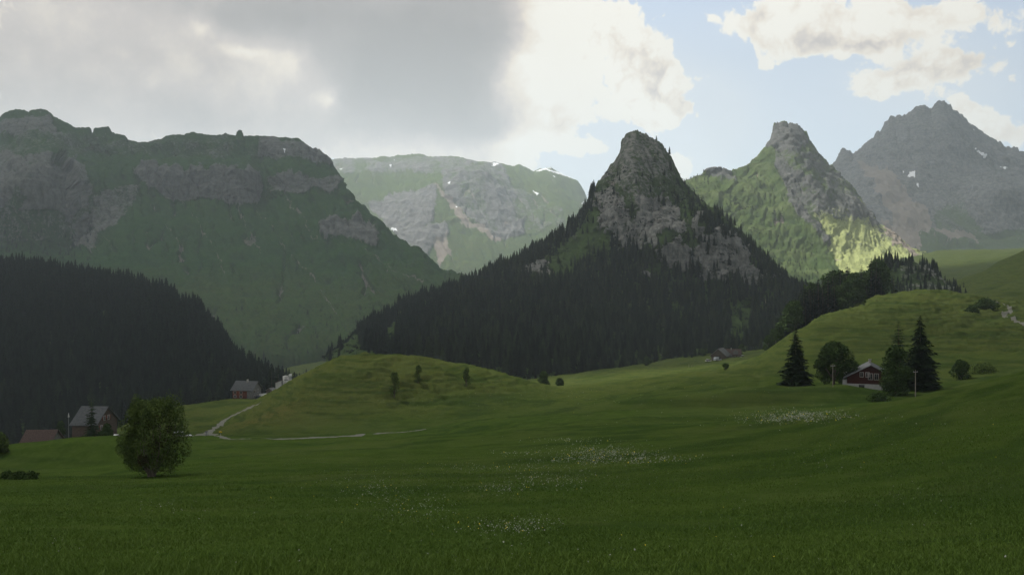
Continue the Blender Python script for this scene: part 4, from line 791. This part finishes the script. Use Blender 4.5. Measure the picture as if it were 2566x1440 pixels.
# ---------------------------------------------------------------- meadow grass and flowers
M_GRASS = mat("grass_blades", (0.060, 0.112, 0.012), base2=(0.086, 0.142, 0.016), vscale=0.10, rough=0.7)
M_WHITE = mat("white_petals", (0.25, 0.27, 0.21), var=.15); M_YEL = mat("yellow_petals", (0.60, 0.48, 0.04), var=.1)
def meadow():
    g = np.random.default_rng(41); n = 900000; Y = np.exp(g.uniform(math.log(8.5), math.log(120), n)); X = (g.uniform(-120, 2690, n) - CX) / F * Y
    ok = (fbm(X / 3.5, Y / 3.5, 1, 3) + g.normal(0, .35, n) > -0.15) & (g.random(n) < sstep(120, 22, Y) * .95 + .02); X, Y = X[ok], Y[ok]; n = len(X); Z = ground_z(X, Y)
    h = g.uniform(.03, .10, n) * sstep(150, 40, Y) * (1 + 0.5 * fbm(X / 5, Y / 5, 7, 2)); w = 0.0035 + 0.00032 * Y; a = g.uniform(0, 6.3, n); ln = g.normal(0, .6, (n, 2)) * h[:, None]
    h = np.maximum(h, .03); B = np.stack([X, Y, Z - .02], 1); dx = np.stack([np.cos(a) * w, np.sin(a) * w, 0 * a], 1); tip = B + np.stack([ln[:, 0], ln[:, 1], h], 1)
    V = np.stack([B - dx, B + dx, tip], 1).reshape(-1, 3)
    tag(link(bpy.data.objects.new("meadow_grass", np_mesh("meadow_grass", V, np.arange(n * 3).reshape(-1, 3), M_GRASS))), "green meadow grass in the near field", "grass", kind='stuff')
    # flowers: patches (px, py, rx, ry, count, size)
    PT = [(1500,1140,70,10,1700,.05), (1590,1158,80,6,900,.05), (1450,1160,60,7,500,.045), (1420,1108,60,3,260,.06), (1300,1142,40,4,200,.05), (1260,1180,110,10,600,.035), (1370,1215,60,12,450,.035), (1250,1240,50,8,350,.03), (960,1235,80,26,750,.026), (1040,1290,60,22,420,.024), (900,1215,50,20,240,.026), (1250,1345,60,12,300,.022), (1330,1335,45,12,220,.022), (1290,1352,40,7,120,.022),
          (1985,1042,55,8,1500,.09), (1950,1054,50,7,800,.085), (2040,1050,60,6,500,.08), (1440,1195,120,20,300,.035), (2180,1120,120,30,160,.03), (2070,1170,70,25,120,.03), (2330,1260,90,30,90,.022), (1600,1290,300,80,170,.02), (1500,1410,400,60,90,.014), (2000,1300,300,120,170,.018), (640,1200,300,60,150,.03), (420,1280,60,20,130,.022), (140,1395,30,10,50,.014), (1000,1010,200,12,260,.07), (1500,985,220,20,500,.08), (1900,1060,300,8,150,.06), (2350,1080,150,50,120,.035), (1050,1420,400,40,60,.013)]
    W = []
    for a, b, rx, ry, c, s in PT:
        c = int(c * .5); rx *= 1.3; ry *= 1.25
        q = g.normal(size=(c * 2, 2)) * (rx * .75, ry * .75) + (a, b); k = fbm(q[:, 0] / 22, q[:, 1] / 4.5, 3, 3) + g.normal(0, .15, len(q)) > 0.0; q = q[k][:c]
        W.append(np.column_stack([q, np.full(len(q), s * .6)]))
    W = np.concatenate(W); W = W[W[:, 1] < 1470]
    # march all rays at once
    ys = np.exp(np.linspace(math.log(9), math.log(340), 700)); P = np.zeros((len(W), 3)); done = np.zeros(len(W), bool); dx = (W[:, 0] - CX) / F
    for Yq in ys:
        z = ground_z(dx * Yq, np.full(len(W), Yq)) + 0.0; q = HY - F * z / Yq; hit = (~done) & (q <= W[:, 1]); P[hit] = np.column_stack([dx * Yq, np.full(len(W), Yq), z])[hit]; done |= hit
    P = P[done]; s = W[done, 2] * g.uniform(.6, 1.3, done.sum()); yel = (g.random(len(P)) < .06)
    s = np.maximum(s, 0.0); P[:, 2] += g.uniform(.16, .34, len(P)); P[:, 0] += g.normal(0, .1, len(P)); P[:, 1] += g.normal(0, .1, len(P)) * P[:, 1] * .04
    for nm, k, m, lb in (("white_wildflowers", ~yel, M_WHITE, "patches of white wildflowers in the meadow"), ("yellow_wildflowers", yel, M_YEL, "scattered yellow wildflowers in the meadow")):
        c = P[k]; r = s[k][:, None]; t = np.arange(6) * math.pi / 3; n = len(c); tl = g.normal(0, .5, (n, 2))
        V = np.empty((n, 7, 3)); V[:, 6] = c; V[:, 6, 2] += r[:, 0] * .3
        for i_, a in enumerate(t): V[:, i_, 0] = c[:, 0] + r[:, 0] * math.cos(a); V[:, i_, 1] = c[:, 1] + r[:, 0] * math.sin(a); V[:, i_, 2] = c[:, 2] + r[:, 0] * (tl[:, 0] * math.cos(a) + tl[:, 1] * math.sin(a))
        f = np.array([(6, i_, (i_ + 1) % 6) for i_ in range(6)])[None] + (np.arange(n) * 7)[:, None, None]
        tag(link(bpy.data.objects.new(nm, np_mesh(nm, V.reshape(-1, 3), f.reshape(-1, 3), m))), lb, "flowers", kind='stuff')
meadow()

# ---------------------------------------------------------------- buildings
M_WOODR = mat("dark_red_boards", (0.060, 0.020, 0.017), var=.3, vscale=5, stretch=(.6, .6, 6), bump=.4)
M_WOODB = mat("brown_boards", (0.095, 0.07, 0.056), var=.35, vscale=5, stretch=(.6, .6, 6), bump=.4)
M_SHING = mat("reddish_shingles", (0.16, 0.055, 0.035), var=.35, vscale=4, stretch=(1, 1, 5), bump=.4)
M_GREYW = mat("weathered_grey_boards", (0.17, 0.165, 0.155), var=.4, vscale=3, stretch=(4, 4, .6), bump=.4)
M_ROOFG = mat("grey_metal_roof", (0.15, 0.155, 0.16), var=.15, vscale=2, rough=.85, spec=.08)
M_ROOFB = mat("brown_tile_roof", (0.13, 0.09, 0.08), var=.3, vscale=6, bump=.5)
M_PLAST = mat("white_plaster", (0.45, 0.45, 0.43), var=.1, vscale=2)
M_FRAME = mat("white_window_paint", (0.42, 0.38, 0.36), var=.06)
M_GLASS = mat("dark_glass", (0.02, 0.022, 0.025), rough=.12, spec=.5, var=.1)
M_STONE = mat("grey_stone", (0.28, 0.27, 0.25), var=.3, vscale=3, bump=.5)
M_METAL = mat("grey_metal", (0.22, 0.22, 0.22), rough=.5, spec=.4, var=.1)
M_POLE = mat("weathered_pole_wood", (0.23, 0.20, 0.17), var=.25, vscale=4, stretch=(3, 3, .4))
M_RUB = mat("black_rubber", (0.015, 0.015, 0.016), rough=.8); M_YSIGN = mat("yellow_sign_paint", (0.55, 0.40, 0.03), var=.05)
class MB:
    def __init__(s): s.p = []
    def box(s, x0, x1, y0, y1, z0, z1):
        V = np.array([(x, y, z) for z in (z0, z1) for y in (y0, y1) for x in (x0, x1)], float)
        s.p.append((V, np.array([(0,2,3,1),(4,5,7,6),(0,1,5,4),(2,6,7,3),(0,4,6,2),(1,3,7,5)]))); return s
    def raw(s, V, Fc): s.p.append((np.array(V, float), np.array(Fc))); return s
    def tube(s, pts, r, n=8): s.p.append(tube(pts, r if isinstance(r, (list, tuple)) else [r] * len(pts), n)); return s
    def build(s, name, m, parent, label=None):
        V, Fc = merge(s.p); return tag(link(bpy.data.objects.new(name, np_mesh(name, V, Fc, m)), parent), label)
def gable_wall(w, d, h, r, ax, z0=0.0, apron=0.0):
    """pentagon prism; ax = ridge axis"""
    if ax == 'y': A = [(-w/2, z0), (w/2, z0), (w/2, h), (0, r), (-w/2, h)]; V = [(a, y, b) for y in (-d/2, d/2) for a, b in A]
    else: A = [(-d/2, z0), (d/2, z0), (d/2, h), (0, r), (-d/2, h)]; V = [(x, a, b) for x in (-w/2, w/2) for a, b in A]
    quads = [(0, 1, 6, 5), (1, 2, 7, 6), (2, 3, 8, 7), (3, 4, 9, 8), (4, 0, 5, 9)]
    b = MB(); b.raw(V, quads); b.raw(V, [(0, 1, 2, 4), (5, 6, 7, 9)]); b.raw(V, [(4, 2, 3), (9, 7, 8)]); return b
def gable_roof(w, d, h, r, ax, over=.7, th=.18):
    b = MB()
    L_, S = (d, w) if ax == 'y' else (w, d); sl = (r - h) / (S / 2); l = L_ / 2 + over
    for sg in (-1, 1):
        e = S / 2 + over; ze = h - sl * over + .06; zr = r + .06; pts = []
        for t in (-l, l):
            for (u, zz) in ((0, zr), (sg * e, ze), (sg * e, ze + th), (0, zr + th)): pts.append((u, t, zz) if ax == 'y' else (t, u, zz))
        b.raw(pts, [(0, 1, 2, 3), (4, 5, 6, 7), (0, 1, 5, 4), (1, 2, 6, 5), (2, 3, 7, 6), (0, 3, 7, 4)])
    return b
def window(root, face, u, z, w, h, half, shut=None):
    """face: 'f' front (-y), 'r' right (+x), 'l' left (-x); half = distance of that wall"""
    def bx(b, u0, u1, z0, z1, o0, o1):
        if face == 'f': b.box(u0, u1, -half - o1, -half - o0, z0, z1)
        elif face == 'r': b.box(half + o0, half + o1, u0, u1, z0, z1)
        else: b.box(-half - o1, -half - o0, u0, u1, z0, z1)
        return b
    t = .13; fr = MB(); bx(fr, u-w/2-t, u-w/2, z-t, z+h+t, .004, .09); bx(fr, u+w/2, u+w/2+t, z-t, z+h+t, .004, .09); bx(fr, u-w/2, u+w/2, z+h, z+h+t, .004, .09); bx(fr, u-w/2, u+w/2, z-t, z, .004, .12); bx(fr, u-.03, u+.03, z, z+h, .03, .07)
    pane = bx(MB(), u-w/2, u+w/2, z, z+h, .003, .028); win = pane.build("window", M_GLASS, root); fr.build("window_frame", M_FRAME, win)
    if shut:
        for sg in (-1, 1): bx(MB(), u + sg * (w/2 + t + .26) - .24, u + sg * (w/2 + t + .26) + .24, z-.05, z+h+.05, .004, .05).build("shutter", shut, win)
# red chalet
rc = empty("chalet", gp(2180, 189), R(-20), label="dark red wooden chalet with white-framed windows among tall trees", cat="house"); rc.location[2] += .55; zb = rc.location[2]
W_, D_ = 9.2, 8.0; eh = (HY - 940) / F * 189 - zb; rh = (HY - 914) / F * 186 - zb; 
gable_wall(W_, D_, eh, rh, 'y', .75).build("wall", M_WOODR, rc); gable_wall(W_ - .1, D_ - .1, .8, .81, 'y', -1.5).build("plinth", M_PLAST, rc)
rf = gable_roof(W_, D_, eh, rh, 'y', .75).build("roof", M_ROOFG, rc); MB().box(-.25, .25, 0.5, 1.0, rh - .6, rh + .8).box(-.32, .32, .43, 1.07, rh + .8, rh + .9).build("chimney", M_STONE, rf)
bg = MB()
for sg in (-1, 1): s0 = (rh - eh) / (W_ / 2); bg.raw([(0, -D_/2-.82, rh+.02), (sg*(W_/2+.8), -D_/2-.82, eh-s0*.8+.02), (sg*(W_/2+.8), -D_/2-.82, eh-s0*.8+.27), (0, -D_/2-.82, rh+.28), (0, -D_/2-.76, rh+.02), (sg*(W_/2+.8), -D_/2-.76, eh-s0*.8+.02), (sg*(W_/2+.8), -D_/2-.76, eh-s0*.8+.27), (0, -D_/2-.76, rh+.28)], [(0,1,2,3),(4,5,6,7),(0,1,5,4),(3,2,6,7)])
bg.build("barge_board", M_ROOFG, rf)
for u in (-1.75, -.62): window(rc, 'f', u, eh + .05, .55, .85, D_/2)
for u in (-.15, 1.0): window(rc, 'f', u + .1, 1.75, .72, 1.15, D_/2)
MB().box(-W_/2-.9, -W_/2-.02, -D_/2+.2, -D_/2+2.4, -.6, 1.5).build("annex", M_PLAST, rc); MB().box(-W_/2+2.3, -W_/2+3.4, -D_/2-.02, -D_/2+.1, -.2, .55).build("cellar_door", M_GLASS, rc)
# grey farmhouse at the left
fh = empty("farmhouse", gp(238, 244), R(-6), label="farmhouse with wide grey roof and brown gable behind the slender spruce", cat="house"); zb = fh.location[2]
eh = (HY - 1066) / F * 239 - zb; rh = (HY - 1019) / F * 244 - zb
gable_wall(6.8, 10.4, eh + .4, rh, 'x', -2.0).build("wall", M_WOODB, fh); gable_roof(6.8, 10.4, eh + .4, rh, 'x', .55).build("roof", M_ROOFG, fh)
for yy, zz in ((-2.6, eh - 1.4), (0.4, eh - 1.4), (-1.2, eh + 1.0), (.8, eh + 1.0)): window(fh, 'r', yy, zz, .8, 1.1, 3.4, M_SHING)
# low shed
sh = empty("shed", gp(106, 212), R(4), label="low barn with plain brown roof mostly hidden by the meadow edge", cat="shed"); zb = sh.location[2]
rh = (HY - 1078) / F * 212 - zb; eh = rh - 2.6
gable_wall(6.4, 7.4, eh, rh, 'x', -2.0).build("wall", M_GREYW, sh); gable_roof(6.4, 7.4, eh, rh, 'x', .5).build("roof", M_ROOFB, sh); MB().box(3.203, 3.28, -.5, .5, -.3, 1.6).build("door", M_GLASS, sh)
# chalet on the meadow rim
ch = empty("alpine_house", gp(619, 351), R(-12), label="house with light grey roof, red shingled front and grey gable on the rim", cat="house"); zb = ch.location[2]
eh = max(3.6, (HY - 975) / F * 348 - zb); rh = eh + 2.8
w_ = gable_wall(8.2, 7.4, eh, rh, 'x', -1.2).build("wall", M_GREYW, ch); MB().box(-4.1, 2.0, -3.76, -3.704, .6, eh - .25).build("shingle_cladding", M_SHING, ch); MB().box(-4.3, 4.3, -5.2, -3.78, -1.3, .15).build("terrace", M_STONE, ch)
rf = gable_roof(8.2, 7.4, eh, rh, 'x', .75).build("roof", M_ROOFG, ch); MB().box(.3, .9, -.9, -.3, rh - .9, rh + .9).build("chimney", M_STONE, rf)
for xx, zz in ((-3.1, 1.1), (-.5, 1.1), (-3.1, 2.6), (-.5, 2.6)): window(ch, 'f', xx, zz, .9, .85, 3.76)
for yy, zz in ((-1.8, 1.0), (1.2, 1.0), (-1.6, 2.9), (1.0, 2.9)): window(ch, 'r', yy, zz, .8, .95, 4.1)
# hut, church
hut = empty("hut", gp(680, 412), R(-20), label="small dark wooden hut between the grey house and the white church", cat="hut")
gable_wall(3.4, 3.2, 1.7, 2.6, 'y', -1).build("wall", M_WOODB, hut); gable_roof(3.4, 3.2, 1.7, 2.6, 'y', .4).build("roof", M_GREYW, hut); MB().box(-.4, .4, -1.66, -1.603, -.2, 1.3).build("door", M_GLASS, hut)
cu = empty("church", gp(716, 432), R(-8), label="white modern church with split tower on the valley rim", cat="church"); zb = cu.location[2]; k = 432 / F
def zz(py): return (HY - py) * k - zb
MB().box(-.9, .5, -1.6, 1.6, -2, zz(941)).box(.505, 2.4, -1.6, 1.6, -2, zz(949)).raw([(1.5, -1.602, zz(949)), (2.4, -1.602, zz(949)), (2.4, -1.602, zz(936)), (1.5, -1.602, zz(940)), (1.5, 1.602, zz(949)), (2.4, 1.602, zz(949)), (2.4, 1.602, zz(936)), (1.5, 1.602, zz(940))], [(0,1,2,3),(4,5,6,7),(0,1,5,4),(1,2,6,5),(2,3,7,6),(0,3,7,4)]).build("tower", M_PLAST, cu)
MB().box(-.1, 1.9, -1.66, -1.603, zz(951), zz(949.4)).build("louvre", M_GLASS, cu)
MB().raw([(-4.3, -2.2, -2), (-1.25, -2.2, -2), (-1.25, -2.2, zz(952)), (-4.3, -2.2, zz(958)), (-4.3, 2.2, -2), (-1.25, 2.2, -2), (-1.25, 2.2, zz(952)), (-4.3, 2.2, zz(958))], [(0,1,2,3),(4,5,6,7),(0,1,5,4),(1,2,6,5),(0,3,7,4)]).build("nave", M_PLAST, cu)
MB().raw([(-4.6, -2.5, zz(958)+.02), (-1.0, -2.5, zz(951.6)), (-1.0, -2.5, zz(950.4)), (-4.6, -2.5, zz(957)), (-4.6, 2.5, zz(958)+.02), (-1.0, 2.5, zz(951.6)), (-1.0, 2.5, zz(950.4)), (-4.6, 2.5, zz(957))], [(0,1,2,3),(4,5,6,7),(0,1,5,4),(1,2,6,5),(2,3,7,6),(0,3,7,4)]).build("roof", M_ROOFB, cu)
MB().box(-1.24, -.91, -1.3, 1.3, -2, zz(951)).build("glazing", M_GLASS, cu)
# brown farm
fm = empty("farm_barn", gp(1806, 552), R(-28), label="brown farm building with pale-edged roof alone in the far meadow", cat="barn")
gable_wall(9.0, 11, 2.8, 6.6, 'y', -2.5).build("wall", M_WOODB, fm); gable_roof(9.0, 11, 2.8, 6.6, 'y', .9, .35).build("roof", M_GREYW, fm); MB().box(-1.6, 1.2, -5.56, -5.504, -.5, 2.4).build("door", M_GLASS, fm)
f2 = empty("farmhouse", gp(1836, 560), R(-14), label="low brown-roofed farmhouse with small dormer attached behind the barn", cat="house")
gable_wall(9.5, 8, 3.0, 6.0, 'x', -2.5).build("wall", M_WOODB, f2); rf = gable_roof(9.5, 8, 3.0, 6.0, 'x', .6).build("roof", M_ROOFB, f2)
gable_wall(3.0, 3.4, 4.9, 6.1, 'y', 3.2).build("dormer", M_GREYW, f2).location = (1.8, -2.4, 0); gable_roof(3.0, 3.4, 4.9, 6.1, 'y', .3).build("dormer_roof", M_ROOFB, f2).location = (1.8, -2.4, 0)
MB().box(-1.2, -.6, -.8, -.2, 5.2, 7.0).build("chimney", M_STONE, rf)
for xx in (-3.2, -1, 1.4, 3.4): window(f2, 'f', xx, 1.0, .9, 1.0, 4.0)
# ---------------------------------------------------------------- vehicles
def car(loc, rz, paint, label, van=False, name="parked_car"):
    r = empty(name, loc, rz, label=label, cat="van" if van else "car"); L_, W2, H1, H2 = (4.8, .95, 1.0, 2.1) if van else (4.2, .87, .78, 1.42)
    A = [(-L_/2, .35), (L_/2, .35), (L_/2, H1 * .85), (L_/2 - .25, H1), (-L_/2 + .1, H1), (-L_/2, H1 * .9)]; n = len(A)
    b = MB(); V = [(x_, s * W2, z_) for s in (-1, 1) for x_, z_ in A]; b.raw(V, [(i, (i+1) % n, n + (i+1) % n, n + i) for i in range(n)]); b.raw(V, [(0, 1, 2, 3), (0, 3, 4, 5), (6, 7, 8, 9), (6, 9, 10, 11)]); b.build("body", paint, r)
    x0, x1 = (-L_/2 + .08, L_/2 - .9) if van else (-L_/2 + .3, L_/2 - 1.15); C_ = [(x0, H1), (x1, H1), (x1 - .55, H2), (x0 + .35, H2)]
    V = [(x_, s * (W2 - .12 * (z_ > H1)), z_) for s in (-1, 1) for x_, z_ in C_]; MB().raw(V, [(0,1,2,3),(4,5,6,7),(0,1,5,4),(1,2,6,5),(2,3,7,6),(0,3,7,4)]).build("cabin", M_GLASS, r)
    MB().box(x0 + .3, x1 - .5, -W2 + .1, W2 - .1, H2 + .002, H2 + .06).build("roof", paint, r)
    if van: MB().box(x0 + .1, x1 - 1.2, -W2 - .004, W2 + .004, H1 - .02, H2 - .05).build("side_panel", paint, r)
    for sx in (-1, 1):
        for sy in (-1, 1):
            w = MB().tube([(sx * L_ * .31, sy * (W2 - .2), .33), (sx * L_ * .31, sy * (W2 + .02), .33)], .33, 12); V, Fc = merge(w.p); c0 = len(V); V = np.vstack([V, [(sx * L_ * .31, sy * (W2 + .02), .33)]])
            o = np.array([(12 + i, 12 + (i + 1) % 12, c0) for i in range(12)]); tag(link(bpy.data.objects.new("wheel", np_mesh("wheel", V, Fc + [o], M_RUB)), r))
M_SILV = mat("silver_paint", (0.45, 0.48, 0.50), rough=.3, spec=.5, var=.03); M_WPAINT = mat("white_vehicle_paint", (0.72, 0.72, 0.70), rough=.35, spec=.5, var=.03); M_DPAINT = mat("dark_vehicle_paint", (0.03, 0.035, 0.045), rough=.3, spec=.5, var=.05)
car(gp(452, 184), R(8), M_SILV, "silver car parked behind the big rounded shrub at the road"); car(gp(664, 352), R(15), M_WPAINT, "white van parked beside the grey house on the rim", van=True); car(gp(648, 346), R(-60), M_DPAINT, "dark car between the white van and the grey gable")
car(gp(192, 232), R(20), M_WPAINT, "white car left of the farmhouse with wide grey roof"); car(gp(290, 226), R(-10), M_WPAINT, "white car half hidden behind the big rounded shrub")
car(gp(1776, 548), R(10), M_WPAINT, "small white car left of the brown farm barn"); car(gp(1798, 538), R(30), M_SILV, "silver van parked before the brown farm barn", van=True); car(gp(1862, 566), R(5), M_WPAINT, "pale car right of the brown farmhouse")
# ---------------------------------------------------------------- poles and posts
def pole(px, Y, py, label, r=.08, arm=True):
    p = gp(px, Y); h = (HY - py) / F * Y - p[2]; o = empty("power_pole", p, R(20), label=label, cat="pole")
    MB().tube([(0, 0, -.5), (0, 0, h)], [r * 1.2, r * .8]).build("pole_shaft", M_POLE, o)
    if arm: MB().box(-.55, .55, -.05, .05, h - .5, h - .38).tube([(-.45, 0, h-.38), (-.45, 0, h-.2)], .04).tube([(.45, 0, h-.38), (.45, 0, h-.2)], .04).build("crossarm", M_METAL, o)
pole(2087, 178, 911, "pale wooden power pole before the broad rounded tree"); pole(2294, 170, 926, "pale wooden power pole before the tallest spruce")
pole(1726, 430, 912, "left pole of the faint twin poles in the far meadow", arm=False); pole(1733, 430, 914, "right pole of the faint twin poles in the far meadow", arm=False)
pole(1500, 600, 890, "thin pole at the forest edge left of the twin poles", arm=False); pole(1944, 352, 852, "short post on the bare edge of the green hill", arm=False, r=.07)
p = gp(172, 235); h = (HY - 1034) / F * 235 - p[2]; o = empty("garden_parasol", p, 0, label="closed white parasol on a tall pole left of the farmhouse", cat="parasol"); MB().tube([(0, 0, -.4), (0, 0, h)], .05).build("pole_shaft", M_METAL, o); MB().tube([(0, 0, h - 1.1), (0, 0, h - .8), (0, 0, h + .1)], [.22, .18, .02]).build("canopy", M_PLAST, o)
p = gp(517, 180); o = empty("roadside_cabinet", p, R(10), label="dark upright box standing at the road junction", cat="box"); MB().box(-.22, .22, -.18, .18, -.2, 1.35).build("housing", M_METAL, o); MB().box(-.27, .27, -.23, .23, 1.352, 1.43).build("lid", M_GLASS, o)
p = gp(553, 181); o = empty("trail_signpost", p, R(-20), label="yellow trail signpost right of the road junction", cat="signpost"); MB().tube([(0, 0, -.3), (0, 0, 1.5)], .04).build("post", M_METAL, o); MB().box(-.35, .35, -.06, -.042, 1.1, 1.35).build("sign_panel", M_YSIGN, o)

# ---------------------------------------------------------------- the rock needle and the rock arch on the ridge
def rock_bits():
    Y = 1749.0 * 1.35; k = Y / F
    def lump(name, px, py0, py1, w, label, seed):
        n = 14; m = 12; V = []; 
        for i in range(n):
            t = i / (n - 1); z = (HY - (py0 + (py1 - py0) * t)) * k; rr = w * k / 2 * (1.05 - .2 * t + .12 * math.sin(t * 9 + seed)) * (1 if i < n - 1 else .55)
            for j in range(m):
                a = 2 * math.pi * j / m; q = rr * (1 + .28 * float(perlin(math.cos(a) * 1.3 + seed, math.sin(a) * 1.3, t * 3))); V.append(((px - CX) * k + q * math.cos(a), Y + q * math.sin(a), z))
        Fc = [(i*m+j, i*m+(j+1)%m, (i+1)*m+(j+1)%m, (i+1)*m+j) for i in range(n-1) for j in range(m)]; V.append(((px - CX) * k, Y, (HY - py1) * k)); tri = [((n-1)*m+j, (n-1)*m+(j+1)%m, len(V)-1) for j in range(m)]
        me = np_mesh(name, V, [np.array(Fc), np.array(tri)], MAT_L); set_attr(me, 'mask', [(1, 0, 0, 0)] * len(V)); tag(link(bpy.data.objects.new(name, me)), kind='structure')
    lump("rock_needle", 601, 345, 326, 12, "", 1.0)
    A = []
    for t in np.linspace(0, 1, 14): a = math.pi * (1.08 - 1.16 * t); A.append(((789.5 + 10.5 * math.cos(a) - CX) * k, Y, (HY - (389 - 13.5 * math.sin(a))) * k))
    V, Fc = tube(A, [5.4 + 1.5 * math.sin(i * 2.1) for i in range(14)], 9); me = np_mesh("rock_arch", V, Fc, MAT_L); set_attr(me, 'mask', [(1, 0, 0, 0)] * len(V)); tag(link(bpy.data.objects.new("rock_arch", me)), kind='structure')
rock_bits()
#MORE-END
# ---------------------------------------------------------------- unseen cloud deck, added to shade the valley
def shade_cloud_deck():
    n = 300; xs = np.linspace(-7000, 5200, n); ys = np.linspace(-2600, 7500, n); X, Yg = np.meshgrid(xs, ys)
    H = 2700.0; sh = H / math.tan(R(SUN_EL)); gx, gy = X - math.sin(R(SUN_AZ)) * sh, Yg - math.cos(R(SUN_AZ)) * sh      # where the shadow falls
    t = 0.9 + 0.5 * fbm(gx / 1500, gy / 1500, 3.0, 5, .55)
    for cx, cy, rx, ry, a, rot in GAPS:
        c, s = math.cos(R(rot)), math.sin(R(rot)); dx, dy = gx - cx, gy - cy; dx, dy = dx * c + dy * s, dy * c - dx * s
        t = t - a * np.exp(-(dx / rx) ** 2 - (dy / ry) ** 2)
    t = np.minimum(t, (Yg.max() - Yg) / 500 - .1); t = np.minimum(t, (X - X.min()) / 500 - .1); t = np.minimum(t, (X.max() - X) / 500 - .1); t = np.minimum(t, (Yg - Yg.min()) / 500 - .1)
    th = np.maximum(t, 0) ** .6 * 420; zb = H + 60 * fbm(X / 600, Yg / 600, 1.0, 4)
    up = np.stack([X, Yg, zb + th * (1 + .35 * fbm(X / 300, Yg / 300, 6, 4))], -1).reshape(-1, 3); dn = np.stack([X, Yg, zb - th * .25 - 1], -1).reshape(-1, 3)
    f = grid_faces(n, n); on = (t.ravel() > 0)[f].any(1); f = f[on]
    me = np_mesh("cloud", np.vstack([up, dn]), np.vstack([f, f[:, ::-1] + n * n]), SHADE_CLOUD_M, smooth=True)
    tag(link(bpy.data.objects.new("cloud", me)), "unseen cloud deck added high above the valley to shade it", "cloud", kind='stuff')
SHADE_CLOUD_M = bpy.data.materials.new("shade_cloud_body"); SHADE_CLOUD_M.use_nodes = True; _n = SHADE_CLOUD_M.node_tree; _n.nodes.clear()
_o = _n.nodes.new('ShaderNodeOutputMaterial'); _d = _n.nodes.new('ShaderNodeBsdfDiffuse'); _d.inputs[0].default_value = (.85, .86, .88, 1); _t = _n.nodes.new('ShaderNodeBsdfTransparent'); _m = _n.nodes.new('ShaderNodeMixShader'); _m.inputs[0].default_value = 0.45
_n.links.new(_t.outputs[0], _m.inputs[1]); _n.links.new(_d.outputs[0], _m.inputs[2]); _n.links.new(_m.outputs[0], _o.inputs[0])
# gaps shaped into the added cloud where sun should land: (x, y, rx, ry, strength, rotation)
GAPS = [(880, 1950, 400, 520, 3.2, 0), (300, 5600, 1300, 900, 4, 0), (80, 480, 220, 130, 2.3, 8), (-80, 290, 130, 65, 1.6, 0), (250, 1050, 160, 140, 1.5, 0), (40, 105, 75, 24, 1.7, 12), (190, 130, 70, 40, 1.5, 30)]
shade_cloud_deck()

# ---------------------------------------------------------------- haze
def haze():
    m = bpy.data.materials.new("haze_air"); m.use_nodes = True; nt = m.node_tree; nt.nodes.clear()
    out = nt.nodes.new('ShaderNodeOutputMaterial'); v = nt.nodes.new('ShaderNodeVolumePrincipled')
    v.inputs['Color'].default_value = (0.82, 0.92, 1.0, 1); v.inputs['Density'].default_value = HAZE; v.inputs['Anisotropy'].default_value = 0.25
    nt.links.new(v.outputs[0], out.inputs['Volume'])
    x0, x1, y0, y1, z0, z1 = -14100, 14100, -14100, 14100, -145, 1800
    V = np.array([(x, y, z) for z in (z0, z1) for y in (y0, y1) for x in (x0, x1)], float)
    Fq = np.array([(0,2,3,1),(4,5,7,6),(0,1,5,4),(2,6,7,3),(0,4,6,2),(1,3,7,5)])
    tag(link(bpy.data.objects.new("haze", np_mesh("haze", V, Fq, m))), "thin pale haze in the valley air", "haze", kind='stuff')
HAZE = 9.0e-5
haze()
